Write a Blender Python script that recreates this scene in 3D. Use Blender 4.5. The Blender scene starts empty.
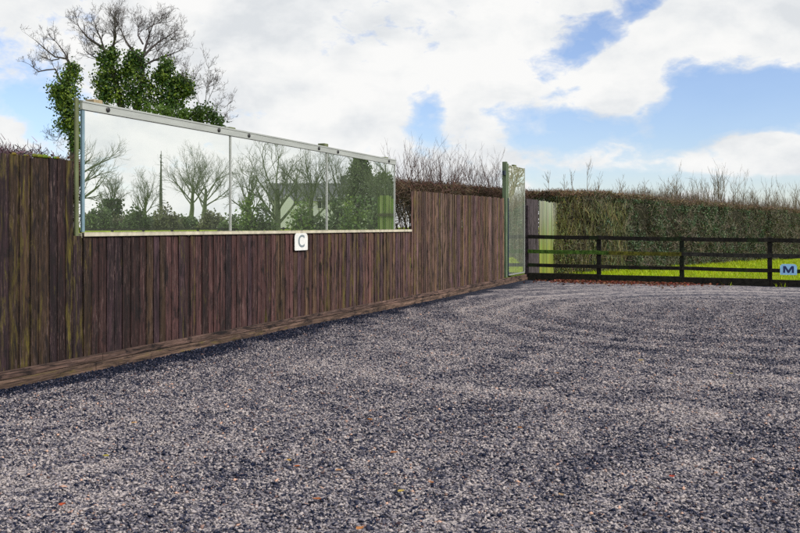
import bpy, math, random
import numpy as np
from mathutils import Vector, Matrix

random.seed(7)
RNG = np.random.default_rng(11)
scene = bpy.context.scene
COL = scene.collection
R = math.radians

# ------------------------------------------------------------------ frame of the arena
FPX, UVP, HOR, EYE = 920.0, 386.0, 226.0, 1.30
L = math.hypot(FPX, UVP)
DX, DY = UVP / L, FPX / L              # direction along the board fence
NX, NY = DY, -DX                       # normal of the fence, into the arena
PERP = 5.84
ROT = math.atan2(NY, NX)
S_RAIL = 21.86                         # the rail fence crosses the board fence line here


def F(s, n=0.0, z=0.0):
    return Vector((-PERP * NX + DX * s + NX * n, -PERP * NY + DY * s + NY * n, z))


def ns_of(x, y):
    return x * NX + y * NY + PERP, x * DX + y * DY


def P(px, py, Y):
    return Vector(((px - 400) / FPX * Y, Y, EYE + (HOR - py) / FPX * Y))


def mirror_of(v):
    k = v.x * NX + v.y * NY + PERP
    return Vector((v.x - 2 * k * NX, v.y - 2 * k * NY, v.z))


# ------------------------------------------------------------------ object helpers
def tag(o, label=None, cat=None, group=None, kind=None):
    if label: o['label'] = label
    if cat: o['category'] = cat
    if group: o['group'] = group
    if kind: o['kind'] = kind
    return o


def empty(name, loc, rz=0.0):
    o = bpy.data.objects.new(name, None)
    COL.objects.link(o)
    o.location = loc
    o.rotation_euler = (0, 0, rz)
    o.empty_display_size = 0.2
    return o


def np_obj(name, V, faces, mat, parent=None, loc=None, col=None, smooth=False, rz=0.0):
    """V (N,3); faces (M,k) array with constant k or list of tuples"""
    me = bpy.data.meshes.new(name)
    V = np.asarray(V, dtype=np.float32)
    if isinstance(faces, np.ndarray):
        k = faces.shape[1]
        me.vertices.add(len(V)); me.vertices.foreach_set('co', V.ravel())
        me.loops.add(faces.size); me.loops.foreach_set('vertex_index', faces.ravel().astype(np.int32))
        me.polygons.add(len(faces))
        me.polygons.foreach_set('loop_start', np.arange(0, faces.size, k, dtype=np.int32))
        me.update(calc_edges=True)
    else:
        me.from_pydata(V.tolist(), [], faces)
        me.update()
    if col is not None:
        a = me.color_attributes.new('Col', 'FLOAT_COLOR', 'POINT')
        c = np.asarray(col, dtype=np.float32)
        if c.shape[1] == 3:
            c = np.hstack([c, np.ones((len(c), 1), np.float32)])
        a.data.foreach_set('color', c.ravel())
    if smooth:
        me.polygons.foreach_set('use_smooth', np.ones(len(me.polygons), dtype=bool))
    if mat: me.materials.append(mat)
    o = bpy.data.objects.new(name, me)
    COL.objects.link(o)
    if parent: o.parent = parent
    if loc is not None: o.location = loc
    if rz: o.rotation_euler = (0, 0, rz)
    return o


class MB:
    """collects boxes and tubes into one mesh"""
    def __init__(self): self.v, self.f, self.c = [], [], []

    def quadbox(self, corners, col=None):
        b = len(self.v)
        self.v += [tuple(c) for c in corners]
        for q in ((0, 3, 2, 1), (4, 5, 6, 7), (0, 1, 5, 4), (1, 2, 6, 5), (2, 3, 7, 6), (3, 0, 4, 7)):
            self.f.append(tuple(b + i for i in q))
        if col is not None: self.c += [col] * 8

    def box(self, x0, x1, y0, y1, z0, z1, col=None, bev=0.0):
        if bev <= 0:
            self.quadbox([(x0, y0, z0), (x1, y0, z0), (x1, y1, z0), (x0, y1, z0),
                          (x0, y0, z1), (x1, y0, z1), (x1, y1, z1), (x0, y1, z1)], col)
            return
        b = len(self.v)
        X, Y, Z = (x0, x1), (y0, y1), (z0, z1)
        idx = {}
        for i in (0, 1):
            for j in (0, 1):
                for k in (0, 1):
                    si, sj, sk = (1 if i == 0 else -1), (1 if j == 0 else -1), (1 if k == 0 else -1)
                    for ax in range(3):
                        p = [X[i] + si * bev, Y[j] + sj * bev, Z[k] + sk * bev]
                        p[ax] = (X[i], Y[j], Z[k])[ax]
                        idx[(i, j, k, ax)] = len(self.v)
                        self.v.append(tuple(p))
                        if col is not None: self.c.append(col)
        cyc = ((0, 0), (1, 0), (1, 1), (0, 1))
        def key(ax, a, bb, c):
            t = [0, 0, 0]; o = [i for i in range(3) if i != ax]
            t[ax] = a; t[o[0]] = bb; t[o[1]] = c
            return tuple(t)
        for ax in range(3):
            for a in (0, 1):
                q = [idx[key(ax, a, p, r) + (ax,)] for p, r in cyc]
                flip = (a == 0) != (ax == 1)
                self.f.append(tuple(q[::-1] if flip else q))
        for ax in range(3):
            o = [i for i in range(3) if i != ax]
            for p in (0, 1):
                for r in (0, 1):
                    k0, k1 = key(ax, 0, p, r), key(ax, 1, p, r)
                    self.f.append((idx[k0 + (o[0],)], idx[k1 + (o[0],)], idx[k1 + (o[1],)], idx[k0 + (o[1],)]))
        for i in (0, 1):
            for j in (0, 1):
                for k in (0, 1):
                    self.f.append(tuple(idx[(i, j, k, ax)] for ax in range(3)))

    def tube(self, pts, rad, sides=5, col=None, cap=False):
        b = len(self.v)
        n = len(pts)
        pts = [Vector(p) for p in pts]
        ref = Vector((0.31, 0.77, 0.55))
        for i, p in enumerate(pts):
            t = pts[min(i + 1, n - 1)] - pts[max(i - 1, 0)]
            if t.length < 1e-9: t = Vector((0, 0, 1))
            t.normalize()
            a = t.cross(ref)
            if a.length < 0.05: a = t.cross(Vector((1, 0, 0)))
            a.normalize(); c = t.cross(a)
            r = rad[i]
            for k in range(sides):
                w = 2 * math.pi * k / sides
                q = p + a * (r * math.cos(w)) + c * (r * math.sin(w))
                self.v.append((q.x, q.y, q.z))
        if col is not None: self.c += [col] * (n * sides)
        for i in range(n - 1):
            for k in range(sides):
                k2 = (k + 1) % sides
                self.f.append((b + i * sides + k, b + i * sides + k2, b + (i + 1) * sides + k2, b + (i + 1) * sides + k))
        if cap:
            self.f.append(tuple(b + k for k in range(sides))[::-1])
            self.f.append(tuple(b + (n - 1) * sides + k for k in range(sides)))

    def build(self, name, mat, parent=None, loc=None, smooth=False, rz=0.0):
        return np_obj(name, np.array(self.v), self.f, mat, parent, loc, self.c if self.c else None, smooth, rz)


# ------------------------------------------------------------------ materials
def new_mat(name):
    m = bpy.data.materials.new(name)
    m.use_nodes = True
    nt = m.node_tree
    b = nt.nodes['Principled BSDF']
    return m, nt, b


def N(nt, t, **kw):
    n = nt.nodes.new(t)
    for k, v in kw.items():
        if k.startswith('i_'): n.inputs[k[2:].replace('_', ' ')].default_value = v
        else: setattr(n, k, v)
    return n


def math_node(nt, op, a, b=None, c=None, clamp=False):
    n = nt.nodes.new('ShaderNodeMath'); n.operation = op; n.use_clamp = clamp
    for i, x in enumerate((a, b, c)):
        if x is None: continue
        if isinstance(x, (int, float)): n.inputs[i].default_value = x
        else: nt.links.new(x, n.inputs[i])
    return n.outputs[0]


def mixc(nt, fac, a, b, mode='MIX'):
    n = nt.nodes.new('ShaderNodeMix'); n.data_type = 'RGBA'; n.blend_type = mode
    n.clamp_factor = True
    for i, x in ((0, fac), (6, a), (7, b)):
        if isinstance(x, (int, float)): n.inputs[i].default_value = x
        elif isinstance(x, tuple): n.inputs[i].default_value = x if len(x) == 4 else (*x, 1)
        else: nt.links.new(x, n.inputs[i])
    return n.outputs[2]


def ramp(nt, fac, stops):
    n = nt.nodes.new('ShaderNodeValToRGB')
    cr = n.color_ramp
    while len(cr.elements) < len(stops): cr.elements.new(0.5)
    for e, (p, c) in zip(cr.elements, stops):
        e.position = p
        e.color = (c, c, c, 1) if isinstance(c, (int, float)) else (*c, 1)
    nt.links.new(fac, n.inputs[0])
    return n.outputs[0]


def noise(nt, vec, scale, detail=4, rough=0.55, dist=0.0):
    n = N(nt, 'ShaderNodeTexNoise')
    n.inputs['Scale'].default_value = scale
    n.inputs['Detail'].default_value = detail
    n.inputs['Roughness'].default_value = rough
    n.inputs['Distortion'].default_value = dist
    if vec is not None: nt.links.new(vec, n.inputs['Vector'])
    return n.outputs['Fac']


def mapping(nt, sc=(1, 1, 1), src='Object'):
    t = N(nt, 'ShaderNodeTexCoord')
    m = N(nt, 'ShaderNodeMapping')
    m.inputs['Scale'].default_value = sc
    nt.links.new(t.outputs[src], m.inputs['Vector'])
    return m.outputs['Vector']


def bump(nt, b, h, strength, dist=0.01):
    n = N(nt, 'ShaderNodeBump')
    n.inputs['Strength'].default_value = strength
    n.inputs['Distance'].default_value = dist
    nt.links.new(h, n.inputs['Height'])
    nt.links.new(n.outputs['Normal'], b.inputs['Normal'])


def attr(nt):
    return N(nt, 'ShaderNodeAttribute', attribute_name='Col')


def m_boards(name='weathered_boards', flat=False):
    m, nt, b = new_mat(name)
    def mapping(nt, sc, _m=globals()['mapping']):
        return _m(nt, (sc[0], sc[2], sc[1]) if flat else sc)
    a = attr(nt)
    v = mapping(nt, (55, 55, 1.6))
    st = noise(nt, v, 1.0, 5, 0.65, 0.4)
    v2 = mapping(nt, (120, 120, 5.0))
    st2 = noise(nt, v2, 1.0, 4, 0.7)
    k = ramp(nt, st, [(0.36, 0.38), (0.5, 0.92), (0.65, 1.9)])
    c = mixc(nt, 1.0, a.outputs['Color'], k, 'MULTIPLY')
    k2 = ramp(nt, st2, [(0.36, 0.50), (0.52, 1.0), (0.66, 1.6)])
    c = mixc(nt, 0.8, c, k2, 'MULTIPLY')
    # pale weathering flecks
    v3 = mapping(nt, (75, 75, 7))
    fl = ramp(nt, noise(nt, v3, 1.0, 4, 0.75), [(0.54, 0.0), (0.68, 1.0)])
    big = ramp(nt, noise(nt, mapping(nt, (7, 7, 1.6)), 1.0, 3), [(0.40, 0.05), (0.60, 1.0)])
    c = mixc(nt, math_node(nt, 'MULTIPLY', math_node(nt, 'MULTIPLY', fl, big), 0.75), c, (0.20, 0.135, 0.125))
    # black weather stains and knots
    dk = ramp(nt, noise(nt, mapping(nt, (15, 15, 3.2)), 1.0, 7, 0.72, 0.8), [(0.39, 0.95), (0.51, 0.0)])
    c = mixc(nt, dk, c, (0.009, 0.006, 0.007))
    # moss and algae
    v4 = mapping(nt, (22, 22, 3.0))
    ms = noise(nt, v4, 1.0, 6, 0.7, 0.5)
    mm = math_node(nt, 'ADD', ms, math_node(nt, 'SUBTRACT', a.outputs['Alpha'], 0.62))
    mk = ramp(nt, mm, [(0.44, 0.0), (0.62, 0.85)])
    mcol = ramp(nt, noise(nt, mapping(nt, (14, 14, 5)), 1.0, 3), [(0.35, (0.075, 0.055, 0.012)), (0.65, (0.15, 0.125, 0.018))])
    c = mixc(nt, mk, c, mcol)
    nt.links.new(c, b.inputs['Base Color'])
    b.inputs['Roughness'].default_value = 0.82
    b.inputs['Specular IOR Level'].default_value = 0.3
    hh = math_node(nt, 'ADD', st, math_node(nt, 'MULTIPLY', st2, 0.6))
    bump(nt, b, hh, 0.55, 0.006)
    return m


def m_algae():
    m, nt, b = new_mat('algae_boards')
    v = mapping(nt, (22, 22, 0.9))
    st = noise(nt, v, 1.0, 5, 0.6, 0.3)
    a = attr(nt)
    k = ramp(nt, st, [(0.25, 0.5), (0.5, 0.95), (0.75, 1.5)])
    c = mixc(nt, 1.0, a.outputs['Color'], k, 'MULTIPLY')
    nt.links.new(c, b.inputs['Base Color'])
    b.inputs['Roughness'].default_value = 0.8
    bump(nt, b, st, 0.4, 0.006)
    return m


def m_attr(name, rough=0.7, spec=0.3, trans=0.0, nscale=None, amount=0.5, bmp=0.0):
    m, nt, b = new_mat(name)
    a = attr(nt)
    c = a.outputs['Color']
    if nscale:
        nz = noise(nt, mapping(nt), nscale, 5, 0.65)
        k = ramp(nt, nz, [(0.3, 1 - amount), (0.5, 1.0), (0.7, 1 + amount)])
        c = mixc(nt, 1.0, c, k, 'MULTIPLY')
        if bmp: bump(nt, b, nz, bmp, 0.01)
    nt.links.new(c, b.inputs['Base Color'])
    b.inputs['Roughness'].default_value = rough
    b.inputs['Specular IOR Level'].default_value = spec
    if trans > 0:
        t = N(nt, 'ShaderNodeBsdfTranslucent')
        nt.links.new(c, t.inputs['Color'])
        mx = N(nt, 'ShaderNodeMixShader')
        mx.inputs[0].default_value = trans
        nt.links.new(b.outputs[0], mx.inputs[1]); nt.links.new(t.outputs[0], mx.inputs[2])
        nt.links.new(mx.outputs[0], nt.nodes['Material Output'].inputs['Surface'])
    return m


def m_plain(name, col, rough=0.6, metal=0.0, spec=0.4, nscale=(8, 8, 8), amount=0.25, bmp=0.15):
    m, nt, b = new_mat(name)
    nz = noise(nt, mapping(nt, nscale), 1.0, 5, 0.65)
    k = ramp(nt, nz, [(0.3, 1 - amount), (0.5, 1.0), (0.7, 1 + amount)])
    c = mixc(nt, 1.0, (*col, 1), k, 'MULTIPLY')
    nt.links.new(c, b.inputs['Base Color'])
    b.inputs['Roughness'].default_value = rough
    b.inputs['Metallic'].default_value = metal
    b.inputs['Specular IOR Level'].default_value = spec
    if bmp: bump(nt, b, nz, bmp, 0.004)
    return m


def m_mirror(name, tint, haze):
    m, nt, b = new_mat(name)
    nt.nodes.remove(b)
    g = N(nt, 'ShaderNodeBsdfGlossy'); g.inputs['Roughness'].default_value = 0.0
    g.inputs['Color'].default_value = (*tint, 1)
    d = N(nt, 'ShaderNodeBsdfDiffuse'); d.inputs['Color'].default_value = (0.52, 0.58, 0.50, 1)
    # dust film, heavier in vertical runs
    nz = noise(nt, mapping(nt, (3, 7, 0.8)), 1.0, 5, 0.7)
    fac = ramp(nt, nz, [(0.3, haze * 0.6), (0.7, haze * 1.5)])
    mx = N(nt, 'ShaderNodeMixShader')
    nt.links.new(fac, mx.inputs[0])
    nt.links.new(g.outputs[0], mx.inputs[1]); nt.links.new(d.outputs[0], mx.inputs[2])
    # large slow ripple of the sheet
    bp = N(nt, 'ShaderNodeBump'); bp.inputs['Strength'].default_value = 0.010; bp.inputs['Distance'].default_value = 0.02
    nt.links.new(noise(nt, mapping(nt, (1, 1.2, 0.7)), 1.0, 1, 0.5), bp.inputs['Height'])
    nt.links.new(bp.outputs[0], g.inputs['Normal'])
    nt.links.new(mx.outputs[0], nt.nodes['Material Output'].inputs['Surface'])
    return m


def m_gravel():
    m, nt, b = new_mat('gravel_surface')
    a = attr(nt)
    v = mapping(nt)
    vo = N(nt, 'ShaderNodeTexVoronoi', feature='F1'); vo.inputs['Scale'].default_value = 52
    nt.links.new(v, vo.inputs['Vector'])
    wn = N(nt, 'ShaderNodeSeparateColor'); nt.links.new(vo.outputs['Color'], wn.inputs[0])
    vo2 = N(nt, 'ShaderNodeTexVoronoi', feature='F1'); vo2.inputs['Scale'].default_value = 19
    nt.links.new(v, vo2.inputs['Vector'])
    wn2 = N(nt, 'ShaderNodeSeparateColor'); nt.links.new(vo2.outputs['Color'], wn2.inputs[0])
    n6 = noise(nt, v, 14, 6, 0.75)
    r = math_node(nt, 'ADD', math_node(nt, 'MULTIPLY', wn.outputs[0], 0.50),
                  math_node(nt, 'MULTIPLY', wn2.outputs[1], 0.30))
    r = math_node(nt, 'ADD', r, math_node(nt, 'MULTIPLY', math_node(nt, 'SUBTRACT', n6, 0.5), 1.3))
    r = math_node(nt, 'ADD', r, math_node(nt, 'MULTIPLY', math_node(nt, 'SUBTRACT', a.outputs['Alpha'], 0.47), 0.95))
    c = ramp(nt, r, [(0.14, (0.010, 0.014, 0.032)), (0.36, (0.070, 0.068, 0.100)),
                     (0.52, (0.20, 0.183, 0.208)), (0.78, (0.44, 0.39, 0.382))])
    nt.links.new(c, b.inputs['Base Color'])
    b.inputs['Roughness'].default_value = 0.85
    b.inputs['Specular IOR Level'].default_value = 0.25
    h = math_node(nt, 'ADD', vo.outputs['Distance'], math_node(nt, 'MULTIPLY', n6, 0.8))
    bump(nt, b, h, 0.9, 0.02)
    return m


def m_field():
    m, nt, b = new_mat('field_grass')
    v = mapping(nt)
    n1 = noise(nt, v, 0.35, 4); n2 = noise(nt, v, 9, 6, 0.7)
    c = ramp(nt, n1, [(0.3, (0.20, 0.29, 0.010)), (0.7, (0.27, 0.36, 0.014))])
    k = ramp(nt, n2, [(0.3, 0.6), (0.7, 1.35)])
    c = mixc(nt, 1.0, c, k, 'MULTIPLY')
    nt.links.new(c, b.inputs['Base Color'])
    b.inputs['Roughness'].default_value = 0.9
    b.inputs['Specular IOR Level'].default_value = 0.1
    bump(nt, b, n2, 0.8, 0.04)
    return m


M_BOARD = m_boards()
M_KICK = m_boards('weathered_plank', True)
M_ALGAE = m_algae()
M_RAIL = m_attr('rail_wood', 0.85, 0.2, 0, 13, 0.9, 0.4)
M_POST = m_plain('green_treated_wood', (0.13, 0.15, 0.075), 0.8, nscale=(25, 25, 3), amount=0.4)
M_POST2 = m_plain('treated_post_green', (0.12, 0.165, 0.10), 0.75, nscale=(25, 25, 3), amount=0.4)
M_CAP = m_plain('pale_sawn_wood', (0.33, 0.26, 0.16), 0.8, nscale=(30, 30, 6), amount=0.3)
M_ALU = m_plain('grey_aluminium', (0.50, 0.52, 0.50), 0.45, 0.55, nscale=(3, 2, 14), amount=0.12, bmp=0.03)
M_SILL = m_plain('cream_sill', (0.50, 0.46, 0.36), 0.7, nscale=(6, 9, 6), amount=0.3, bmp=0.05)
M_BOLT = m_plain('dark_bolt', (0.02, 0.02, 0.022), 0.5)
M_EDGE = m_plain('blue_glass_edge', (0.17, 0.26, 0.32), 0.3, amount=0.15)
M_NAVY = m_plain('navy_edge', (0.010, 0.022, 0.045), 0.4, amount=0.2)
M_MIR = m_mirror('mirror_glass', (0.95, 0.97, 0.945), 0.05)
M_MIR2 = m_mirror('mirror_glass_tall', (0.92, 0.94, 0.86), 0.15)
M_LEAF = m_attr('leaf', 0.55, 0.35, 0.25)
M_TWIG = m_attr('twig', 0.85, 0.15)
M_BARK = m_attr('bark', 0.9, 0.15, 0, 6, 0.35, 0.3)
M_CHIP = m_attr('stone_chip', 0.9, 0.1)
M_WHITE = m_plain('white_sign', (0.74, 0.74, 0.73), 0.5, nscale=(9, 14, 9), amount=0.14, bmp=0.0)
M_GREYL = m_plain('grey_letter', (0.20, 0.24, 0.27), 0.5, amount=0.05, bmp=0.0)
M_BLUEP = m_plain('light_blue_sign', (0.30, 0.58, 0.90), 0.5, nscale=(9, 14, 9), amount=0.14, bmp=0.0)
M_BLUEL = m_plain('dark_blue_letter', (0.006, 0.022, 0.12), 0.5, amount=0.05, bmp=0.0)

# ------------------------------------------------------------------ camera
cam = bpy.data.cameras.new('camera')
cam.sensor_width = 36.0
cam.lens = FPX / 800 * 36.0
cam.shift_y = -(266.5 - HOR) / 800.0
cam.clip_start = 0.05
cam.clip_end = 3000
co = bpy.data.objects.new('camera', cam)
COL.objects.link(co)
co.location = (0, 0, EYE)
co.rotation_euler = (R(90), 0, 0)
scene.camera = co

# ------------------------------------------------------------------ light and sky
SUN_EL, SUN_AZ = 36.0, 118.0           # azimuth clockwise from +Y
sl = bpy.data.lights.new('sun', 'SUN')
sl.energy = 3.2
sl.angle = R(5.0)
sl.color = (1.0, 0.95, 0.87)
so = bpy.data.objects.new('sun', sl)
COL.objects.link(so)
sd = Vector((math.sin(R(SUN_AZ)) * math.cos(R(SUN_EL)), math.cos(R(SUN_AZ)) * math.cos(R(SUN_EL)), math.sin(R(SUN_EL))))
so.rotation_euler = sd.to_track_quat('Z', 'Y').to_euler()
so.location = (10, 10, 20)


def build_world():
    w = bpy.data.worlds.new('World')
    scene.world = w
    w.use_nodes = True
    nt = w.node_tree
    bg = nt.nodes['Background']
    bg.inputs['Strength'].default_value = 0.15
    sky = N(nt, 'ShaderNodeTexSky', sky_type='NISHITA')
    sky.sun_disc = False
    sky.sun_elevation = R(SUN_EL)
    sky.sun_rotation = R(SUN_AZ)
    sky.altitude = 60
    sky.air_density = 1.0; sky.dust_density = 0.3; sky.ozone_density = 1.0
    tc = N(nt, 'ShaderNodeTexCoord')
    dvec = tc.outputs['Generated']
    sp = N(nt, 'ShaderNodeSeparateXYZ'); nt.links.new(dvec, sp.inputs[0])
    az = math_node(nt, 'ARCTAN2', sp.outputs[0], sp.outputs[1])
    el = math_node(nt, 'ARCSINE', sp.outputs[2])
    mp = N(nt, 'ShaderNodeMapping'); mp.inputs['Scale'].default_value = (1, 1, 1.9)
    nt.links.new(dvec, mp.inputs['Vector'])
    nv = mp.outputs['Vector']
    nA = noise(nt, nv, 7.0, 9, 0.58, 0.25)
    mp2 = N(nt, 'ShaderNodeMapping'); mp2.inputs['Scale'].default_value = (1, 1, 1.7); mp2.inputs['Location'].default_value = (3.1, 1.7, 0.4)
    nt.links.new(dvec, mp2.inputs['Vector'])
    nB = noise(nt, mp2.outputs['Vector'], 5.0, 7, 0.55, 0.3)
    nC = noise(nt, mp2.outputs['Vector'], 16.0, 6, 0.6, 0.2)
    # openings of clear sky: photo position, size, depth, slant
    gaps = [(28, 118, 52, 34, 0.9, 0.0), (-60, 110, 70, 40, 0.9, 0.0),
            (425, 118, 17, 26, 0.8, 0.15), (594, 40, 42, 21, 0.95, -0.35), (640, 8, 30, 18, 0.85, -0.3), (615, 26, 22, 14, 0.7, -.3),
            (740, 98, 100, 44, 1.25, 0.0), (690, 118, 62, 38, 1.15, 0.0), (625, 128, 80, 18, 0.95, 0.0),
            (560, 140, 50, 22, 0.55, 0.0), (860, 90, 110, 50, 1.2, 0.0),
            (640, 183, 110, 11, 0.75, 0.0), (790, 188, 60, 12, 0.9, 0.0), (540, 176, 40, 12, 0.5, 0.0)]
    solids = [(340, 102, 50, 26, 0.9), (575, 86, 24, 10, .5), (6, 132, 26, 22, 1.3), (628, 78, 46, 40, 1.35), (765, 148, 52, 22, 1.2), (700, 158, 40, 14, 0.7), (745, 25, 120, 46, 1.3)]
    def blob(px, py, rx, ry, slant=0.0):
        a0 = math.atan2(px - 400, FPX)
        e0 = math.atan2(HOR - py, math.hypot(FPX, px - 400))
        da = math_node(nt, 'MULTIPLY', math_node(nt, 'SUBTRACT', az, a0), FPX / rx)
        ee = math_node(nt, 'SUBTRACT', el, e0)
        if slant:
            ee = math_node(nt, 'ADD', ee, math_node(nt, 'MULTIPLY', math_node(nt, 'SUBTRACT', az, a0), slant))
        de = math_node(nt, 'MULTIPLY', ee, FPX / ry)
        rr = math_node(nt, 'ADD', math_node(nt, 'MULTIPLY', da, da), math_node(nt, 'MULTIPLY', de, de))
        return math_node(nt, 'POWER', 2.718, math_node(nt, 'MULTIPLY', rr, -0.9))
    g = None
    for px, py, rx, ry, wt, sl_ in gaps:
        v = math_node(nt, 'MULTIPLY', blob(px, py, rx * 1.1, ry * 1.15, sl_), wt * 1.3)
        g = v if g is None else math_node(nt, 'MAXIMUM', g, v)
    s = None
    for px, py, rx, ry, wt in solids:
        v = math_node(nt, 'MULTIPLY', blob(px, py, rx, ry), wt)
        s = v if s is None else math_node(nt, 'MAXIMUM', s, v)
    f = math_node(nt, 'SUBTRACT', g, s)
    f = math_node(nt, 'ADD', f, math_node(nt, 'MULTIPLY', math_node(nt, 'SUBTRACT', nA, 0.5), 1.7))
    nD = noise(nt, nv, 34.0, 6, 0.62, 0.3)
    f = math_node(nt, 'ADD', f, math_node(nt, 'MULTIPLY', math_node(nt, 'SUBTRACT', nD, 0.5), 1.2))
    f = math_node(nt, 'ADD', f, math_node(nt, 'MULTIPLY', math_node(nt, 'SUBTRACT', nC, 0.5), 0.8))
    clear = ramp(nt, f, [(0.15, 0.0), (0.30, 0.32), (0.45, 0.68), (0.74, 0.93)])
    # billows: each lump is lighter above than below
    mpu = N(nt, 'ShaderNodeMapping'); mpu.inputs['Scale'].default_value = (1, 1, 1.7); mpu.inputs['Location'].default_value = (3.085, 1.7, 0.445)
    nt.links.new(dvec, mpu.inputs['Vector'])
    nBu = noise(nt, mpu.outputs['Vector'], 5.0, 7, 0.55, 0.3)
    nCu = noise(nt, mpu.outputs['Vector'], 16.0, 6, 0.6, 0.2)
    rel = math_node(nt, 'ADD', math_node(nt, 'MULTIPLY', math_node(nt, 'SUBTRACT', nB, nBu), 0.75), math_node(nt, 'MULTIPLY', math_node(nt, 'SUBTRACT', nC, nCu), 0.30))
    shade = math_node(nt, 'ADD', math_node(nt, 'MULTIPLY', nB, 0.75), math_node(nt, 'MULTIPLY', nC, 0.25))
    shade = math_node(nt, 'ADD', shade, rel)
    ccol = ramp(nt, shade, [(0.28, (0.74, 0.77, 0.80)), (0.42, (0.84, 0.86, 0.875)), (0.52, (0.91, 0.92, 0.92)), (0.64, (0.97, 0.97, 0.96))])
    # thin bright rim where cloud meets the clear sky
    cc = mixc(nt, 1.0, ccol, (6.6, 6.6, 6.6, 1), 'MULTIPLY')
    blue = mixc(nt, 1.0, sky.outputs[0], (0.78, 0.84, 1.06, 1), 'MULTIPLY')
    out = mixc(nt, clear, cc, blue)
    nt.links.new(out, bg.inputs['Color'])


build_world()
scene.view_settings.view_transform = 'Standard'
scene.view_settings.look = 'None'
scene.view_settings.exposure = 0.0
scene.view_settings.gamma = 1.0
scene.view_settings.use_curve_mapping = False
scene.render.engine = 'CYCLES'
scene.cycles.max_bounces = 6
scene.cycles.diffuse_bounces = 3
scene.cycles.glossy_bounces = 4
scene.cycles.transmission_bounces = 3
scene.cycles.use_denoising = False
scene.cycles.caustics_reflective = False
scene.cycles.caustics_refractive = False
scene.cycles.sample_clamp_indirect = 2.0
scene.cycles.sample_clamp_direct = 6.0

# ------------------------------------------------------------------ ground
def vnoise(x, y, sc, seed):
    """smooth value noise on numpy arrays"""
    x = x * sc + seed * 17.13; y = y * sc + seed * 9.71
    xi = np.floor(x).astype(np.int64); yi = np.floor(y).astype(np.int64)
    fx = x - xi; fy = y - yi
    fx = fx * fx * (3 - 2 * fx); fy = fy * fy * (3 - 2 * fy)
    def h(a, b):
        k = (a * 374761393 + b * 668265263 + seed * 974711) & 0x7fffffff
        k = ((k ^ (k >> 13)) * 1274126177) & 0x7fffffff
        return ((k ^ (k >> 16)) & 0xffff) / 65535.0
    return (h(xi, yi) * (1 - fx) + h(xi + 1, yi) * fx) * (1 - fy) + (h(xi, yi + 1) * (1 - fx) + h(xi + 1, yi + 1) * fx) * fy


def track_pattern(n, s):
    """0..1 pale, raked and compacted or dark and loose; follows the riding track round the corner"""
    t = S_RAIL - s
    Rr = 5.0
    inc = (n < Rr) & (t < Rr)
    o = np.where(inc, Rr - np.hypot(np.maximum(Rr - n, 0), np.maximum(Rr - t, 0)), np.minimum(n, t))
    wob = (vnoise(n, s, 0.7, 3) - 0.5) * 0.5
    al = np.where(n < t, s, -n)
    band = np.sin((o + wob) * 7.5) * 0.5 + np.sin((o * 1.0 + wob * 1.4) * 17.0 + 1.2) * 0.35
    big = vnoise(n, s, 0.45, 5) - 0.5
    mid = vnoise(n, s, 1.7, 8) - 0.5
    sml = vnoise(n, s, 5.0, 9) - 0.5
    tin = vnoise(n, s, 13.0, 14) - 0.5
    v = 0.50 + band * 0.09 * (0.4 + vnoise(n, s, 0.5, 12)) + big * 0.10 + mid * 0.06 + sml * 0.14 + tin * 0.30
    cr = np.hypot(n - 5.9, s - 14.9) + (vnoise(n, s, 0.8, 41) - 0.5) * 0.35
    along = vnoise(n, s, 0.6, 42)
    for r_, w_l, a_ in ((2.6, .10, .16), (3.3, .10, .22), (3.75, .14, -.07), (4.15, .10, .28), (4.75, .13, .36), (5.15, .14, -.09), (5.6, .12, .28), (6.3, .14, .22), (6.9, .12, .18), (8.2, .2, .18)):
        v += 1.25 * a_ * np.exp(-((cr - r_) / w_l) ** 2) * (0.25 + 0.75 * along)
    c2 = np.hypot(n - 8.6, s - 3.0) + (vnoise(n, s, 0.7, 43) - 0.5) * 0.5
    for r_, w_l, a_ in ((3.0, .14, .18), (4.1, .13, .2), (4.5, .3, -.06), (5.0, .16, .16), (6.2, .13, .18)):
        v += a_ * np.exp(-((c2 - r_) / w_l) ** 2) * (0.2 + 0.8 * vnoise(n, s, 0.7, 44))
    lane = np.exp(-((o - 1.9) / 0.8) ** 2)
    v += lane * 0.10
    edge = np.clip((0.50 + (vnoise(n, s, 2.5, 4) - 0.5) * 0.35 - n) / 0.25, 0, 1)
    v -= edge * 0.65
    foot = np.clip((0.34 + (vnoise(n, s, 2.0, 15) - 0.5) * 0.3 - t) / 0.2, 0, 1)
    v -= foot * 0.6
    far = np.clip((t - 12) / 8, 0, 1)
    v += far * 0.08
    return np.clip(v, 0, 1)


def ground_h(n, s):
    h = (track_pattern(n, s) - 0.5) * 0.02 + (vnoise(n, s, 0.3, 21) - 0.5) * 0.03
    bank = np.clip((0.5 - n) / 0.5, 0, 1) * 0.015
    return h + bank - 0.012


field = np_obj('grass_field', [(-900, -900, -0.06), (900, -900, -0.06), (900, 900, -0.06), (-900, 900, -0.06)],
               np.array([[0, 1, 2, 3]]), m_field())
tag(field, 'flat green grass field around the arena', 'field', kind='structure')

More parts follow.
